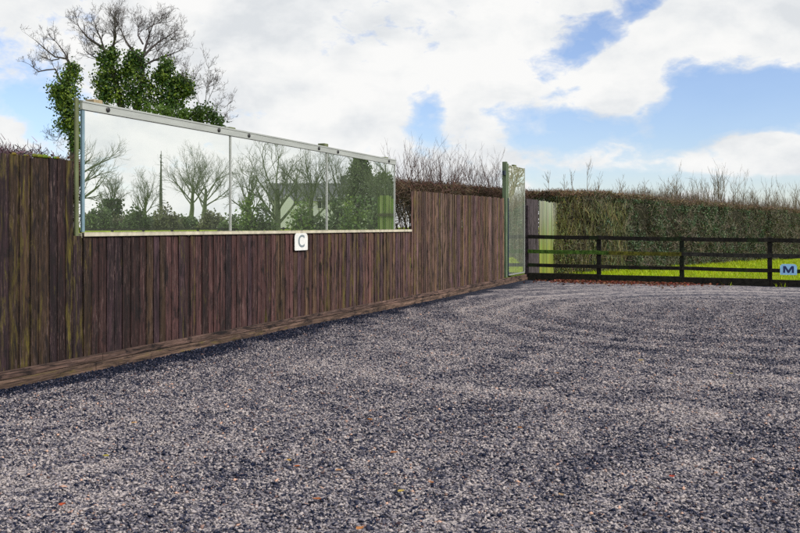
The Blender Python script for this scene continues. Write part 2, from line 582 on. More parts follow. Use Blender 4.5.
nn = np.concatenate([np.arange(-0.02, 8, 0.10), np.arange(8, 25.4, 0.4)])
ss = np.concatenate([np.arange(-26, -2, 0.5), np.arange(-2, S_RAIL + 0.12, 0.10)])
gn, gs = np.meshgrid(nn, ss, indexing='xy')
gh = ground_h(gn, gs)
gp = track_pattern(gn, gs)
GV = np.stack([gn.ravel(), gs.ravel(), gh.ravel()], 1)
w_ = len(nn); h_ = len(ss)
ii = np.arange(w_ * h_).reshape(h_, w_)
GF = np.stack([ii[:-1, :-1].ravel(), ii[:-1, 1:].ravel(), ii[1:, 1:].ravel(), ii[1:, :-1].ravel()], 1)
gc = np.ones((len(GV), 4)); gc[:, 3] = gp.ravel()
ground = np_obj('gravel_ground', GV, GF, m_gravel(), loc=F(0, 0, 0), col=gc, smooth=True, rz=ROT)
tag(ground, 'grey gravel surface of the riding arena', 'ground', kind='structure')


def scatter_chips():
    # chips over the part of the arena near the viewer, thinning with distance
    K = 1270000
    Y = np.sqrt(RNG.uniform(3.2 ** 2, 17.0 ** 2, K))
    X = RNG.uniform(-0.52, 0.80, K) * Y
    dens = np.clip(1.0 - (Y - 8.5) / 9.0, 0.0, 1.0)
    keep = RNG.random(K) < dens
    X, Y = X[keep], Y[keep]
    n = X * NX + Y * NY + PERP; s = X * DX + Y * DY
    keep = (n > 0.03) & (s < S_RAIL - 0.1)
    X, Y, n, s = X[keep], Y[keep], n[keep], s[keep]
    k = len(X)
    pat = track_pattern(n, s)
    h = ground_h(n, s)
    # irregular flattened six-cornered chips
    base = np.array([(1, 0, 0), (-1, 0, 0), (0, 1, 0), (0, -1, 0), (0, 0, 1), (0, 0, -1)], float)
    tri = np.array([(0, 2, 4), (2, 1, 4), (1, 3, 4), (3, 0, 4), (2, 0, 5), (1, 2, 5), (3, 1, 5), (0, 3, 5)])
    v = np.repeat(base[None], k, 0) * RNG.uniform(0.55, 1.3, (k, 6, 1)) + RNG.normal(0, 0.16, (k, 6, 3))
    sz = np.exp(RNG.normal(math.log(0.0068), 0.36, k)); sz = np.clip(sz, 0.0035, 0.0155)
    dim = np.stack([sz * RNG.uniform(0.9, 1.6, k), sz * RNG.uniform(0.6, 1.0, k), sz * RNG.uniform(0.35, 0.75, k)], 1)
    v = v * dim[:, None, :]
    tx = RNG.normal(0, 0.45, k); rz = RNG.uniform(0, 6.283, k)
    c, q = np.cos(tx), np.sin(tx)
    y2 = v[:, :, 1] * c[:, None] - v[:, :, 2] * q[:, None]; z2 = v[:, :, 1] * q[:, None] + v[:, :, 2] * c[:, None]
    ty = RNG.normal(0, 0.35, k)
    c, q = np.cos(ty), np.sin(ty)
    x3 = v[:, :, 0] * c[:, None] + z2 * q[:, None]; z3 = -v[:, :, 0] * q[:, None] + z2 * c[:, None]
    c, q = np.cos(rz), np.sin(rz)
    x4 = x3 * c[:, None] - y2 * q[:, None]; y4 = x3 * q[:, None] + y2 * c[:, None]
    V = np.stack([x4 + X[:, None], y4 + Y[:, None], z3 + (h + dim[:, 2] * RNG.uniform(0.1, 0.9, k))[:, None]], 2).reshape(-1, 3)
    Fc = (tri[None] + (np.arange(k) * 6)[:, None, None]).reshape(-1, 3)
    # colour of each stone
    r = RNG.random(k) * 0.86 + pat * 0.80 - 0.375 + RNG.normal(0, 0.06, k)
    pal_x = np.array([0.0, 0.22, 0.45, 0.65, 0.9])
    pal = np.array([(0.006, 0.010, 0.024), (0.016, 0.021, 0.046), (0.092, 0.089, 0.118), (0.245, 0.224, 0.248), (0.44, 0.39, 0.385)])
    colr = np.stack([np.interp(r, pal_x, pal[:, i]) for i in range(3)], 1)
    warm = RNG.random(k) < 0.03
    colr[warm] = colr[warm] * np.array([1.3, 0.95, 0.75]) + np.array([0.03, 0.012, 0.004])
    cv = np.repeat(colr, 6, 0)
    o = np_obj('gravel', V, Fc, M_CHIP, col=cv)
    tag(o, 'loose grey and navy stone chips covering the arena', 'gravel', kind='stuff')


scatter_chips()

# ------------------------------------------------------------------ board fence
def lerp_pts(x, xs, ys): return float(np.interp(x, xs, ys))


def board_run(mb, s0, s1, ztop, z0, tone, moss, rnd, width=0.112):
    s = s0
    while s < s1 - 0.02:
        w = min(width * rnd.uniform(0.82, 1.15), s1 - s)
        if s1 - s - w < 0.05: w = s1 - s
        zt = ztop(s) + max(-0.014, min(0.005, rnd.gauss(0, 0.007)))
        zb = z0 + rnd.gauss(0, 0.004)
        off = rnd.gauss(0, 0.0015)
        lean = rnd.gauss(0, 0.003)
        g = 0.0
        ov = 0.012 if s + w < s1 - 0.02 else 0.0
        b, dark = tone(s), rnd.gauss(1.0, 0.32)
        dark = max(0.5, min(1.6, dark))
        hue = rnd.random()
        base = (0.100, 0.046, 0.045) if hue < 0.55 else ((0.108, 0.062, 0.038) if hue < 0.75 else (0.080, 0.042, 0.054))
        mo = max(0, min(1, moss(s) + rnd.gauss(0, 0.05)))
        ol = max(0.0, min(1.0, (s - 9) / 8)) * rnd.uniform(0.0, 0.8)
        base = tuple(p * (1 - ol) + q * ol for p, q in zip(base, (0.088, 0.062, 0.042)))
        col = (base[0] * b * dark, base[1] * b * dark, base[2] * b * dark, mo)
        # feather edged: the near edge laps proud over the thin far edge of the board before it
        xa, xb = -0.001 + off, -0.010 + off + rnd.gauss(0, 0.0012)
        ta, tb = 0.013, 0.006
        ga, gb_ = rnd.gauss(0, .004), rnd.gauss(0, .004)
        mb.quadbox([(xa - ta, s, zb), (xa, s, zb), (xb, s + w + ov, zb), (xb - tb, s + w + ov, zb),
                    (xa - ta + lean, s + ga, zt), (xa + lean, s + ga, zt + rnd.gauss(0, .003)),
                    (xb + lean, s + w + ov + gb_, zt + rnd.gauss(0, .003)), (xb - tb + lean, s + w + ov + gb_, zt)], col)
        s += w


S_A, S_B, S_N0, S_N1, S_C = 0.4, 6.42, 6.42, 14.42, 20.00
rnd = random.Random(3)
fence = empty('board_fence', F(12, 0, 0), ROT)
tag(fence, 'tall dark brown vertical board fence with a long notch cut out for mirrors', 'fence')


def local(mb, name, mat, parent, org_s, org_n=0.0, smooth=False):
    mb.v = [(x - org_n, y - org_s, z) for x, y, z in mb.v]
    return mb.build(name, mat, parent, smooth=smooth)


mb = MB()
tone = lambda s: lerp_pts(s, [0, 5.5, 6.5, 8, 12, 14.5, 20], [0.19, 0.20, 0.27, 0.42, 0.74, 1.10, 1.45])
mossf = lambda s: lerp_pts(s, [0, 5.6, 6.4, 7.2, 9, 12, 16, 20], [0.48, 0.50, 0.45, 0.38, 0.43, 0.53, 0.53, 0.47])
board_run(mb, S_A, S_B, lambda s: 1.885, 0.112, tone, mossf, rnd)
board_run(mb, S_N0, S_N1, lambda s: 1.221, 0.112, tone, mossf, rnd)
board_run(mb, S_N1, S_C, lambda s: lerp_pts(s, [14.4, 20], [1.895, 1.925]), 0.112, tone, mossf, rnd)
local(mb, 'boards', M_BOARD, fence, 12)
# horizontal arris rails at the back
for (s0_, s1_, z) in ((S_A, S_C, 0.42), (S_A, S_C, 0.95), (S_A, S_B, 1.59), (S_N1, S_C, 1.59)):
    mb = MB(); mb.box(-0.10, -0.026, s0_, s1_, z - 0.04, z + 0.04, (0.05, 0.04, 0.03, 0.2))
    local(mb, 'back_rail', M_BOARD, fence, 12)
for s in [1.5, 4.0, 9.0, 11.6, 16.9, 19.4]:
    zt = 1.15 if S_N0 < s < S_N1 else 1.80
    mb = MB(); mb.box(-0.21, -0.103, s - 0.05, s + 0.05, -0.1, zt, (0.05, 0.04, 0.03, 0.2))
    local(mb, 'fence_post', M_BOARD, fence, 12)
# kick board: an upper plank and a mossy lower plank standing proud
mb = MB()
s = S_A
while s < S_RAIL:
    e = min(s + rnd.uniform(2.8, 3.6), S_RAIL)
    k = rnd.uniform(0.8, 1.2) * lerp_pts(s, [0, 7, 20], [0.75, 1.0, 1.4])
    mo = lerp_pts(s, [0, 8, 12, 20], [0.42, 0.38, 0.3, 0.3])
    mb.box(0.010, 0.036, s + 0.004, e, 0.062, 0.128, (0.085 * k, 0.052 * k, 0.042 * k, mo), bev=0.004)
    s = e
s = S_A
while s < S_RAIL:
    e = min(s + rnd.uniform(2.8, 3.6), S_RAIL)
    k = rnd.uniform(0.8, 1.2) * lerp_pts(s, [0, 7, 20], [0.85, 1.0, 1.3])
    mo = lerp_pts(s, [0, 7, 9, 12, 20], [0.56, 0.52, 0.40, 0.32, 0.28])
    mb.box(0.004, 0.058, s + 0.004, e, -0.10, 0.058, (0.098 * k, 0.062 * k, 0.046 * k, mo), bev=0.006)
    s = e
local(mb, 'kick_board', M_KICK, fence, 12)
# thin moss cushions on the top ends of the left boards
mo = MB()
for i in range(26):
    s = rnd.uniform(4.6, 6.38)
    c = (0.16 * rnd.uniform(.6, 1.3), 0.19 * rnd.uniform(.6, 1.2), 0.012)
    r = rnd.uniform(0.006, 0.018)
    pts = [(rnd.uniform(-0.016, -0.003), s - r * 2, 1.887), (-0.009, s - r, 1.887 + r * .5), (-0.009, s + r, 1.887 + r * .45), (-0.009, s + r * 2, 1.887)]
    mo.tube(pts, [r * .3, r, r, r * .3], 6, c)
tag(local(mo, 'moss', M_LEAF, fence, 12, smooth=True), kind='stuff')
# short return boards of the corner, standing past the tall mirror
mb = MB()
for (s, w, ln, k) in ((21.92, 0.13, -0.02, 0.75), (22.06, 0.13, 0.0, 0.9), (22.20, 0.13, 0.03, 0.8), (22.34, 0.13, 0.05, 1.0),
                      (22.48, 0.13, 0.05, 0.75), (22.62, 0.13, 0.04, 0.9), (22.76, 0.13, 0.03, .8), (22.90, .13, 0.0, .8), (23.04, .12, -.12, 0.9)):
    c = (0.075 * k, 0.058 * k, 0.072 * k, 0.2)
    mb.quadbox([(-0.02, s, 0), (0.0, s, 0), (0, s + w, 0), (-0.02, s + w, 0),
                (-0.02, s + ln, 1.97), (0, s + ln, 1.97), (0, s + w + ln, 1.96), (-0.02, s + w + ln, 1.96)], c)
local(mb, 'return_boards', M_BOARD, fence, 12)

# algae covered boards beyond the rail fence
alg = empty('algae_panel', F(24.2, 0, 0), ROT)
tag(alg, 'pale green algae covered boards behind the dark rails at the fence corner', 'fence panel')
mb = MB()
s = 23.2
while s < 26.6:
    w = rnd.uniform(0.10, 0.15)
    f = max(0.0, min(1.0, (s - 24.7) / 1.4))
    jit = rnd.gauss(0, 0.10); k = rnd.uniform(0.7, 1.15); zt = 1.94 + rnd.gauss(0, .012)
    lv = []
    for z, c in ((-0.05, (0.27, 0.31, 0.030)), (0.70 + jit, (0.26, 0.31, 0.06)), (1.15 + jit, (0.27, 0.31, 0.14)), (1.55, (0.33, 0.37, 0.25)), (zt, (0.40, 0.44, 0.33))):
        cc = tuple(0.78 * p * k * rnd.uniform(.85, 1.1) * (1 - f) + q * f for p, q in zip(c, (0.13, 0.125, 0.045)))
        lv.append((z, (*cc, 1)))
    b0 = len(mb.v)
    for z, cc in lv:
        mb.v += [(-0.02, s, z), (0, s, z), (-0.001, s + w - 0.005, z), (-0.02, s + w - 0.005, z)]; mb.c += [cc] * 4
    for j in range(len(lv) - 1):
        q0 = b0 + j * 4
        for e in range(4):
            e2 = (e + 1) % 4
            mb.f.append((q0 + e, q0 + e2, q0 + 4 + e2, q0 + 4 + e))
    q0 = b0 + (len(lv) - 1) * 4
    mb.f.append((q0, q0 + 1, q0 + 2, q0 + 3))
    s += w
mb.v = [(x, y - 24.2, z) for x, y, z in mb.v]
mb.build('boards', M_ALGAE, alg)
for z in (0.40, 1.5):
    mb = MB(); mb.box(-0.13, -0.024, -1.0, 2.3, z, z + 0.08, (0.06, 0.05, 0.04, 1)); mb.build('back_rail', M_ALGAE, alg)

# ------------------------------------------------------------------ the long mirror above the notch
MS0, MS1 = 6.565, 13.75
long_mirror = empty('arena_mirror', F(10.1, 0, 0), ROT)
tag(long_mirror, 'long three pane mirror above the notch of the board fence reflecting bare trees', 'mirror')
ztop = lambda s: lerp_pts(s, [MS0, MS1], [2.433, 2.375])
zbot = 1.245


def lm(mb): mb.v = [(x, y - 10.1, z) for x, y, z in mb.v]; return mb


pw = (MS1 - MS0) / 3
for i in range(3):
    a, b = MS0 + pw * i + 0.012, MS0 + pw * (i + 1) - 0.012
    mb = MB()
    x0, x1 = -0.034, -0.026
    mb.quadbox([(x0, a, zbot), (x1, a, zbot), (x1, b, zbot), (x0, b, zbot),
                (x0, a, ztop(a) - 0.075), (x1, a, ztop(a) - 0.075), (x1, b, ztop(b) - 0.075), (x0, b, ztop(b) - 0.075)])
    lm(mb).build('mirror_pane', M_MIR, long_mirror)
mb = MB()
a, b = MS0 - 0.03, MS1 + 0.01
def topbar(x0, x1, lo, hi, mb):
    mb.quadbox([(x0, a, ztop(a) - lo), (x1, a, ztop(a) - lo), (x1, b, ztop(b) - lo), (x0, b, ztop(b) - lo),
                (x0, a, ztop(a) - hi), (x1, a, ztop(a) - hi), (x1, b, ztop(b) - hi), (x0, b, ztop(b) - hi)])
topbar(-0.036, -0.004, 0.074, 0.018, mb)
topbar(-0.060, 0.002, 0.016, 0.0, mb)
topbar(-0.036, 0.000, 0.082, 0.0745, mb)
bar = lm(mb).build('top_bar', M_ALU, long_mirror)
for px in (108, 219, 249, 319, 338, 389):
    u = px - 400; Yf = 5828 / (UVP - u); sx = (u * Yf / FPX) * DX + Yf * DY
    mb = MB()
    zz = ztop(sx) - 0.046
    mb.tube([(-0.006, sx, zz), (0.006, sx, zz), (0.012, sx, zz)], [0.024, 0.024, 0.014], 8, cap=True)
    lm(mb).build('bolt', M_BOLT, bar)
for i in range(1, 3):
    s = MS0 + pw * i
    mb = MB(); mb.box(-0.026, -0.014, s - 0.012, s + 0.012, zbot, ztop(s) - 0.083, bev=0.003)
    lm(mb).build('joint_strip', M_ALU, long_mirror)
mb = MB(); mb.box(-0.036, -0.010, MS0 - 0.024, MS0 + 0.010, zbot, ztop(MS0) - 0.083, bev=0.003)
lm(mb).build('edge_strip', M_EDGE, long_mirror)
mb = MB(); mb.box(-0.036, -0.012, MS1 - 0.010, MS1 + 0.006, zbot, ztop(MS1) - 0.083, bev=0.003)
lm(mb).build('edge_strip', M_ALU, long_mirror)
mb = MB(); mb.box(-0.06, -0.014, MS0 - 0.028, S_N1 - 0.02, 1.19, 1.236, bev=0.003); mb.box(-0.0135, 0.020, MS0 - 0.028, S_N1 - 0.02, 1.2365, 1.2425, bev=0.002); mb.box(0.008, 0.0195, MS0 - 0.028, S_N1 - 0.02, 1.204, 1.236, bev=0.003)
lm(mb).build('sill', M_SILL, long_mirror)
def back_s(px, n):
    u = px - 400; Yf = 5828 * (PERP - n) / PERP / (UVP - u)
    return (u * Yf / FPX) * DX + Yf * DY


for (px, mat, up) in ((94, M_CAP, 0.045), (229, M_POST, 0.03), (323, M_POST, 0.055), (384, M_POST, 0.03)):
    s = back_s(px, -0.117)
    mb = MB(); mb.box(-0.17, -0.064, s - 0.06, s + 0.06, 1.0, ztop(s) + up, bev=0.006)
    lm(mb).build('support_post', mat, long_mirror)
mb = MB(); mb.box(-0.062, -0.040, MS0 - 0.075, MS0 - 0.032, 1.0, 2.455, bev=0.004)
lm(mb).build('support_post', M_POST, long_mirror)

# ------------------------------------------------------------------ tall mirror at the corner
tall = empty('corner_mirror', F(20.9, 0, 0), ROT)
tag(tall, 'tall narrow mirror with a green post at the corner of the board fence', 'mirror')
TS0, TS1 = 20.30, 21.74
def lt(mb): mb.v = [(x, y - 20.9, z) for x, y, z in mb.v]; return mb
mb = MB(); mb.box(-0.012, -0.002, TS0 + 0.012, TS1 - 0.012, 0.20, 2.69)
lt(mb).build('mirror_pane', M_MIR2, tall)
mb = MB(); mb.box(-0.014, 0.006, TS0, TS1, 0.165, 0.195, bev=0.003); mb.box(-0.014, 0.006, TS1 - 0.010, TS1, 0.197, 2.70, bev=0.002)
lt(mb).build('frame', M_ALU, tall)
mb = MB(); mb.box(-0.014, 0.014, TS0 - 0.05, TS0 + 0.010, 0.165, 1.93, bev=0.003)
lt(mb).build('edge_strip', M_NAVY, tall)
mb = MB(); mb.box(-0.10, 0.0, TS0 - 0.15, TS0 - 0.056, 0.13, 2.76, bev=0.008)
mb.box(-0.05, 0.008, TS0 - 0.050, TS0 + 0.008, 1.935, 2.72, bev=0.004)
post = lt(mb).build('support_post', M_POST2, tall)
mb = MB(); mb.box(-0.07, -0.01, TS0 - 0.26, TS0 - 0.153, 2.45, 2.55, bev=0.005)
lt(mb).build('bracket', M_NAVY, post)
mb = MB(); mb.box(-0.08, -0.016, TS0 + 0.55, TS0 + 0.75, 2.60, 2.735, bev=0.005)
lt(mb).build('back_post', M_POST, tall)

# ------------------------------------------------------------------ signs
def letter_mesh(ch, size, depth):
    cu = bpy.data.curves.new('t', 'FONT')
    cu.body = ch; cu.size = size; cu.offset = 0.0022; cu.extrude = depth / 2
    cu.align_x = 'CENTER'; cu.align_y = 'CENTER'
    t = bpy.data.objects.new('t', cu); COL.objects.link(t)
    dg = bpy.context.evaluated_depsgraph_get()
    me = bpy.data.meshes.new_from_object(t.evaluated_get(dg))
    bpy.data.objects.remove(t); bpy.data.curves.remove(cu)
    return me


def letter_sign(label, ch, pos, rz, pw_, ph_, plate_mat, let_mat, size, sx, bold, tilt=0.0):
    """plate in local XZ, facing local -Y"""
    root = empty('letter_sign', pos, rz)
    root.rotation_euler = (0, tilt, rz)
    tag(root, label, 'sign')
    r = min(pw_, ph_) * 0.28
    out = [(-pw_ / 2 + 0.01, -ph_ / 2), (pw_ / 2 - 0.01, -ph_ / 2), (pw_ / 2, -ph_ / 2 + 0.01)]
    for k in range(9):
        a = math.pi / 2 * k / 8
        out.append((pw_ / 2 - r + r * math.cos(a), ph_ / 2 - r + r * math.sin(a)))
    for k in range(9):
        a = math.pi / 2 + math.pi / 2 * k / 8
        out.append((-pw_ / 2 + r + r * math.cos(a), ph_ / 2 - r + r * math.sin(a)))
    out.append((-pw_ / 2, -ph_ / 2 + 0.01))
    n = len(out)
    V = [(x, -0.003, z) for x, z in out] + [(x, 0.003, z) for x, z in out]
    Fc = [tuple(range(n)), tuple(range(2 * n - 1, n - 1, -1))]
    for i in range(n):
        j = (i + 1) % n
        Fc.append((i, i + n, j + n, j))
    np_obj('plate', V, Fc, plate_mat, root)
    if ch == 'M':
        o_ = [(-.5, -.5), (-.5, .5), (-.27, .5), (0, -.12), (.27, .5), (.5, .5), (.5, -.5), (.31, -.5), (.31, .12), (.07, -.5), (-.07, -.5), (-.31, .12), (-.31, -.5)]
        tri_ = [(0, 1, 11, 12), (1, 2, 3, 11), (11, 3, 10), (3, 9, 10), (3, 8, 9), (3, 4, 5, 8), (8, 5, 6, 7)]
        me = bpy.data.meshes.new('letter')
        hw, hh_ = 0.098, 0.150
        me.from_pydata([(x * 2 * hw, y * hh_, 0.001) for x, y in o_], [], [t_[::-1] for t_ in tri_])
    else:
        me = letter_mesh(ch, size, 0.002)
    me.materials.clear(); me.materials.append(let_mat)
    lo = bpy.data.objects.new('letter', me); COL.objects.link(lo); lo.parent = root
    lo.location = (0, -0.0055, 0); lo.rotation_euler = (R(90), 0, 0); lo.scale = (sx, 1.0, 1)
    return root


def fence_s(px):
    u = px - 400; Yf = 5828 / (UVP - u)
    return (u * Yf / FPX) * DX + Yf * DY


RZ_FENCE = math.atan2(NX, -NY)         # local -Y looks along the fence normal
letter_sign('white arched sign with a grey letter C on the board fence under the mirror', 'C',
            F(fence_s(299), 0.030, 1.30 - (241.7 - HOR) * 11.97 / FPX), RZ_FENCE, 0.345, 0.222, M_WHITE, M_GREYL, 0.225, 1.15, 0.0)


def rail_q(px):
    u = (px - 400) / FPX
    p = F(S_RAIL, 0)
    return (u * p.y - p.x) / (NX - u * NY)


RZ_RAIL = ROT
qm = rail_q(788.5)
letter_sign('light blue sign with a dark blue letter M hung on the rail fence', 'M',
            F(S_RAIL - 0.085, qm, EYE - (269.3 - HOR) * F(S_RAIL, qm).y / FPX), RZ_RAIL, 0.34, 0.235, M_BLUEP, M_BLUEL, 0.235, 1.1, 0.0)

# ------------------------------------------------------------------ rail fence
rail = empty('rail_fence', F(S_RAIL, 0, 0), ROT)
tag(rail, 'dark post and rail fence with four rails closing the far side of the gravel', 'fence')
rr = random.Random(5)
posts = [0.02, 1.765, 3.648, 5.51, 7.38, 9.24, 11.1, 12.97]
def drop(q): return -0.008 * q
DARK = (0.013, 0.012, 0.010); GREEN = (0.05, 0.105, 0.016); OLIVE = (0.085, 0.085, 0.012)
for i, q in enumerate(posts):
    mb = MB()
    c = (0.045, 0.033, 0.042) if i == 0 else ((0.013, 0.012, 0.011) if i != 2 else (0.013, 0.018, 0.011))
    w = 0.05 if i else 0.045
    top = (1.09 if i else 1.80) + drop(q) + rr.uniform(-0.01, 0.01)
    mb.box(q - w, q + w, -0.045, 0.045, -0.15, top, c, bev=0.008)
    mb.build('post', M_RAIL, rail)
lev = [(1.035, 0.046), (0.69, 0.044), (0.365, 0.042)]
for li, (z, hh) in enumerate(lev):
    for i in range(len(posts) - 1):
        a, b = posts[i] + (0.045 if i == 0 else 0.002), posts[i + 1] - 0.002
        c = DARK
        if li == 1: c = GREEN if i == 0 else (OLIVE if i == 1 else (0.020, 0.02, 0.018))
        mb = MB()
        za, zb = z + drop(a) + rr.uniform(-.008, .008), z + drop(b) + rr.uniform(-.008, .008)
        n_ = 8
        y0, y1 = -0.083 + rr.uniform(-.004, 0), -0.047
        for k in range(n_):
            qa, qb = a + (b - a) * k / n_, a + (b - a) * (k + 1) / n_
            f0, f1 = k / n_, (k + 1) / n_
            zz0, zz1 = za + (zb - za) * f0 - 0.006 * math.sin(f0 * 3.14), za + (zb - za) * f1 - 0.006 * math.sin(f1 * 3.14)
            j = rr.uniform(0.75, 1.3)
            cc = tuple(x * j for x in c)
            if li != 1 and rr.random() < 0.25: cc = (0.013, 0.022, 0.008)
            if li == 1 and i == 1 and k < 1: cc = GREEN
            mb.quadbox([(qa, y0, zz0 - hh), (qb, y0, zz1 - hh), (qb, y1, zz1 - hh), (qa, y1, zz0 - hh),
                        (qa, y0, zz0 + hh), (qb, y0, zz1 + hh), (qb, y1, zz1 + hh), (qa, y1, zz0 + hh)], cc)
        mb.build('rail', M_RAIL, rail)
for i in range(len(posts) - 1):
    a, b = posts[i] + (0.045 if i == 0 else 0.002), posts[i + 1] - 0.002
    mb = MB()
    mb.box(a, b, -0.080, -0.047, -0.02 + drop(a), 0.175 + drop((a + b) / 2), tuple(x * rr.uniform(.8, 1.2) for x in (0.013, 0.013, 0.012)), bev=0.006)
    mb.build('bottom_board', M_RAIL, rail)

# ------------------------------------------------------------------ vegetation helpers
def quad_cloud(C, size, rng, aspect=1.0, flat=None):
    """leaf quads around centres C with random facing; returns V, F"""
    k = len(C)
    a = rng.normal(0, 1, (k, 3)); a /= np.linalg.norm(a, axis=1)[:, None] + 1e-9
    b = rng.normal(0, 1, (k, 3))
    if flat is not None: a = a * np.array(flat)
    b -= a * (np.sum(a * b, 1) / (np.sum(a * a, 1) + 1e-9))[:, None]
    a /= np.linalg.norm(a, axis=1)[:, None] + 1e-9
    b /= np.linalg.norm(b, axis=1)[:, None] + 1e-9
    sa = (np.asarray(size) * rng.uniform(0.6, 1.35, k))[:, None] / 2
    sb = sa * aspect
    V = np.stack([C - a * sa, C + b * sb - a * sa * 0.1, C + a * sa, C - b * sb - a * sa * 0.1], 1).reshape(-1, 3)
    Fc = np.arange(4 * k).reshape(k, 4)
    return V, Fc


def strip_cloud(C, D, length, width, rng):
    """thin twig strips centred at C along D"""
    k = len(C)
    D = D / (np.linalg.norm(D, axis=1)[:, None] + 1e-9)
    b = rng.normal(0, 1, (k, 3))
    b -= D * np.sum(D * b, 1)[:, None]
    b /= np.linalg.norm(b, axis=1)[:, None] + 1e-9
    l = (np.asarray(length) * rng.uniform(0.5, 1.3, k))[:, None] / 2
    w = (np.asarray(width) * rng.uniform(0.6, 1.3, k))[:, None] / 2
    V = np.stack([C - D * l - b * w, C - D * l + b * w, C + D * l + b * w * .5, C + D * l - b * w * .5], 1).reshape(-1, 3)
    return V, np.arange(4 * k).reshape(k, 4)


def vary(base, k, rng, sd=0.25, hue=0.12):
    c = np.asarray(base)[None] * np.clip(rng.normal(1, sd, (k, 1)), 0.4, 1.9) * np.clip(rng.normal(1, hue, (k, 3)), 0.6, 1.5)
    return c


def grow(mb, p, d, length, r, level, maxl, rng, cfg, col):
    """one limb and everything growing from it"""
    nseg = 5 if level < maxl else 3
    pts, rad = [p.copy()], [r]
    q, dd = p.copy(), d.normalized()
    for i in range(nseg):
        wob = cfg.get('wob', 0.22) * (1 if level else 0.4)
        dd = (dd + Vector((rng.gauss(0, wob), rng.gauss(0, wob), rng.gauss(0, wob) + cfg.get('up', 0.06)))).normalized()
        q = q + dd * (length / nseg)
        pts.append(q.copy())
        rad.append(max(r * (1 - (i + 1) / nseg * (0.45 if level < maxl else 0.7)), cfg['rmin'] * 0.5))
    mb.tube(pts, rad, 6 if level == 0 else (4 if level < maxl else 3), col)
    if level >= maxl: return
    nc = cfg['kids'][level]
    for k in range(nc):
        t = rng.uniform(cfg['from'][level], 1.0) if k else 1.0
        f = t * nseg; i = min(int(f), nseg - 1)
        bp = pts[i].lerp(pts[i + 1], f - i)
        tang = (pts[i + 1] - pts[i]).normalized()
        ang = rng.uniform(*cfg['ang'][level]) * (0.5 if k == 0 else 1.0)
        rv = Vector((rng.gauss(0, 1), rng.gauss(0, 1), rng.gauss(0, 1)))
        ax = tang.cross(rv).normalized()
        nd = Matrix.Rotation(ang, 3, ax) @ tang
        nd.z += cfg.get('lift', 0.1)
        br = max(r * (1 - 0.45 * t) * rng.uniform(0.42, 0.68), cfg['rmin'])
        grow(mb, bp, nd, length * rng.uniform(*cfg['ratio'][level]), br, level + 1, maxl, rng, cfg, col)


def ivy_clumps(ells, D, rng, base_z, leaf, per=420, cols=((0.020, 0.050, 0.018), (0.060, 0.125, 0.028), (0.22, 0.29, 0.04)), origin=Vector((0, 0, 0))):
    """leaf clumps: ells are (px, py, rx, ry) seen from the viewer, at distance D"""
    Vs, Cs = [], []
    for (px, py, rx, ry) in ells:
        c = P(px, py, D) - origin
        sx, sz = rx / FPX * D, ry / FPX * D
        nb = max(8, int(per / 24))
        dv = rng.normal(0, 1, (nb, 3)); dv /= np.linalg.norm(dv, axis=1)[:, None]
        rad = rng.uniform(0.25, 1.15, (nb, 1)) ** 0.75; rad[: nb // 4] *= 1.3
        cen = dv * rad * np.array([sx, sx * 0.9, sz]) * 0.92 + np.array(c)
        tone_ = rng.random(nb)
        pts = np.repeat(cen, 24, 0) + rng.normal(0, 1, (nb * 24, 3)) * np.array([leaf * 1.5, leaf * 1.5, leaf * 1.5])
        col = np.repeat(np.stack([np.interp(tone_, [0, 0.5, 1], [cc[i] for cc in cols]) for i in range(3)], 1), 24, 0)
        col *= np.clip(rng.normal(1, 0.25, (len(col), 1)), 0.5, 1.7)
        Vs.append(pts); Cs.append(col)
    return np.concatenate(Vs), np.concatenate(Cs)


# ------------------------------------------------------------------ trees behind the left fence
DT = 40.0
prng = random.Random(21)
BARKC = (0.085, 0.072, 0.080)


def limb_path(mb, pxs, r0, r1, D, org, dz, sides=5):
    pts = []
    for i, (x, y) in enumerate(pxs):
        p = P(x, y, D) - org
        p.y += dz * i / max(1, len(pxs) - 1)
        pts.append(p)
    rad = [r0 + (r1 - r0) * i / (len(pts) - 1) for i in range(len(pts))]
    mb.tube(pts, rad, sides, BARKC)
    return pts, rad


def twigs_on(mb, pts, rad, rng, n, ln, cfg, maxl=2, start=0.2):
    for k in range(n):
        f = rng.uniform(start, 1.0) * (len(pts) - 1); i = min(int(f), len(pts) - 2)
        bp = pts[i].lerp(pts[i + 1], f - i); tang = (pts[i + 1] - pts[i]).normalized()
        rv = Vector((rng.gauss(0, 1), rng.gauss(0, 0.8), rng.gauss(0, 1)))
        nd = Matrix.Rotation(rng.uniform(0.4, 1.1), 3, tang.cross(rv).normalized()) @ tang
        nd.z += 0.25
        grow(mb, bp, nd, ln * rng.uniform(0.6, 1.25), max(0.009, rad[i] * 0.33), 0, maxl, rng, cfg, BARKC)


TW = dict(wob=0.26, up=0.06, rmin=0.0045, kids=(4, 4, 3), ang=((0.4, 1.0), (0.4, 1.0), (0.4, 1.0)), ratio=((0.4, 0.7), (0.4, 0.7), (0.4, 0.7)), lift=0.12)
TW['from'] = (0.2, 0.2, 0.2)


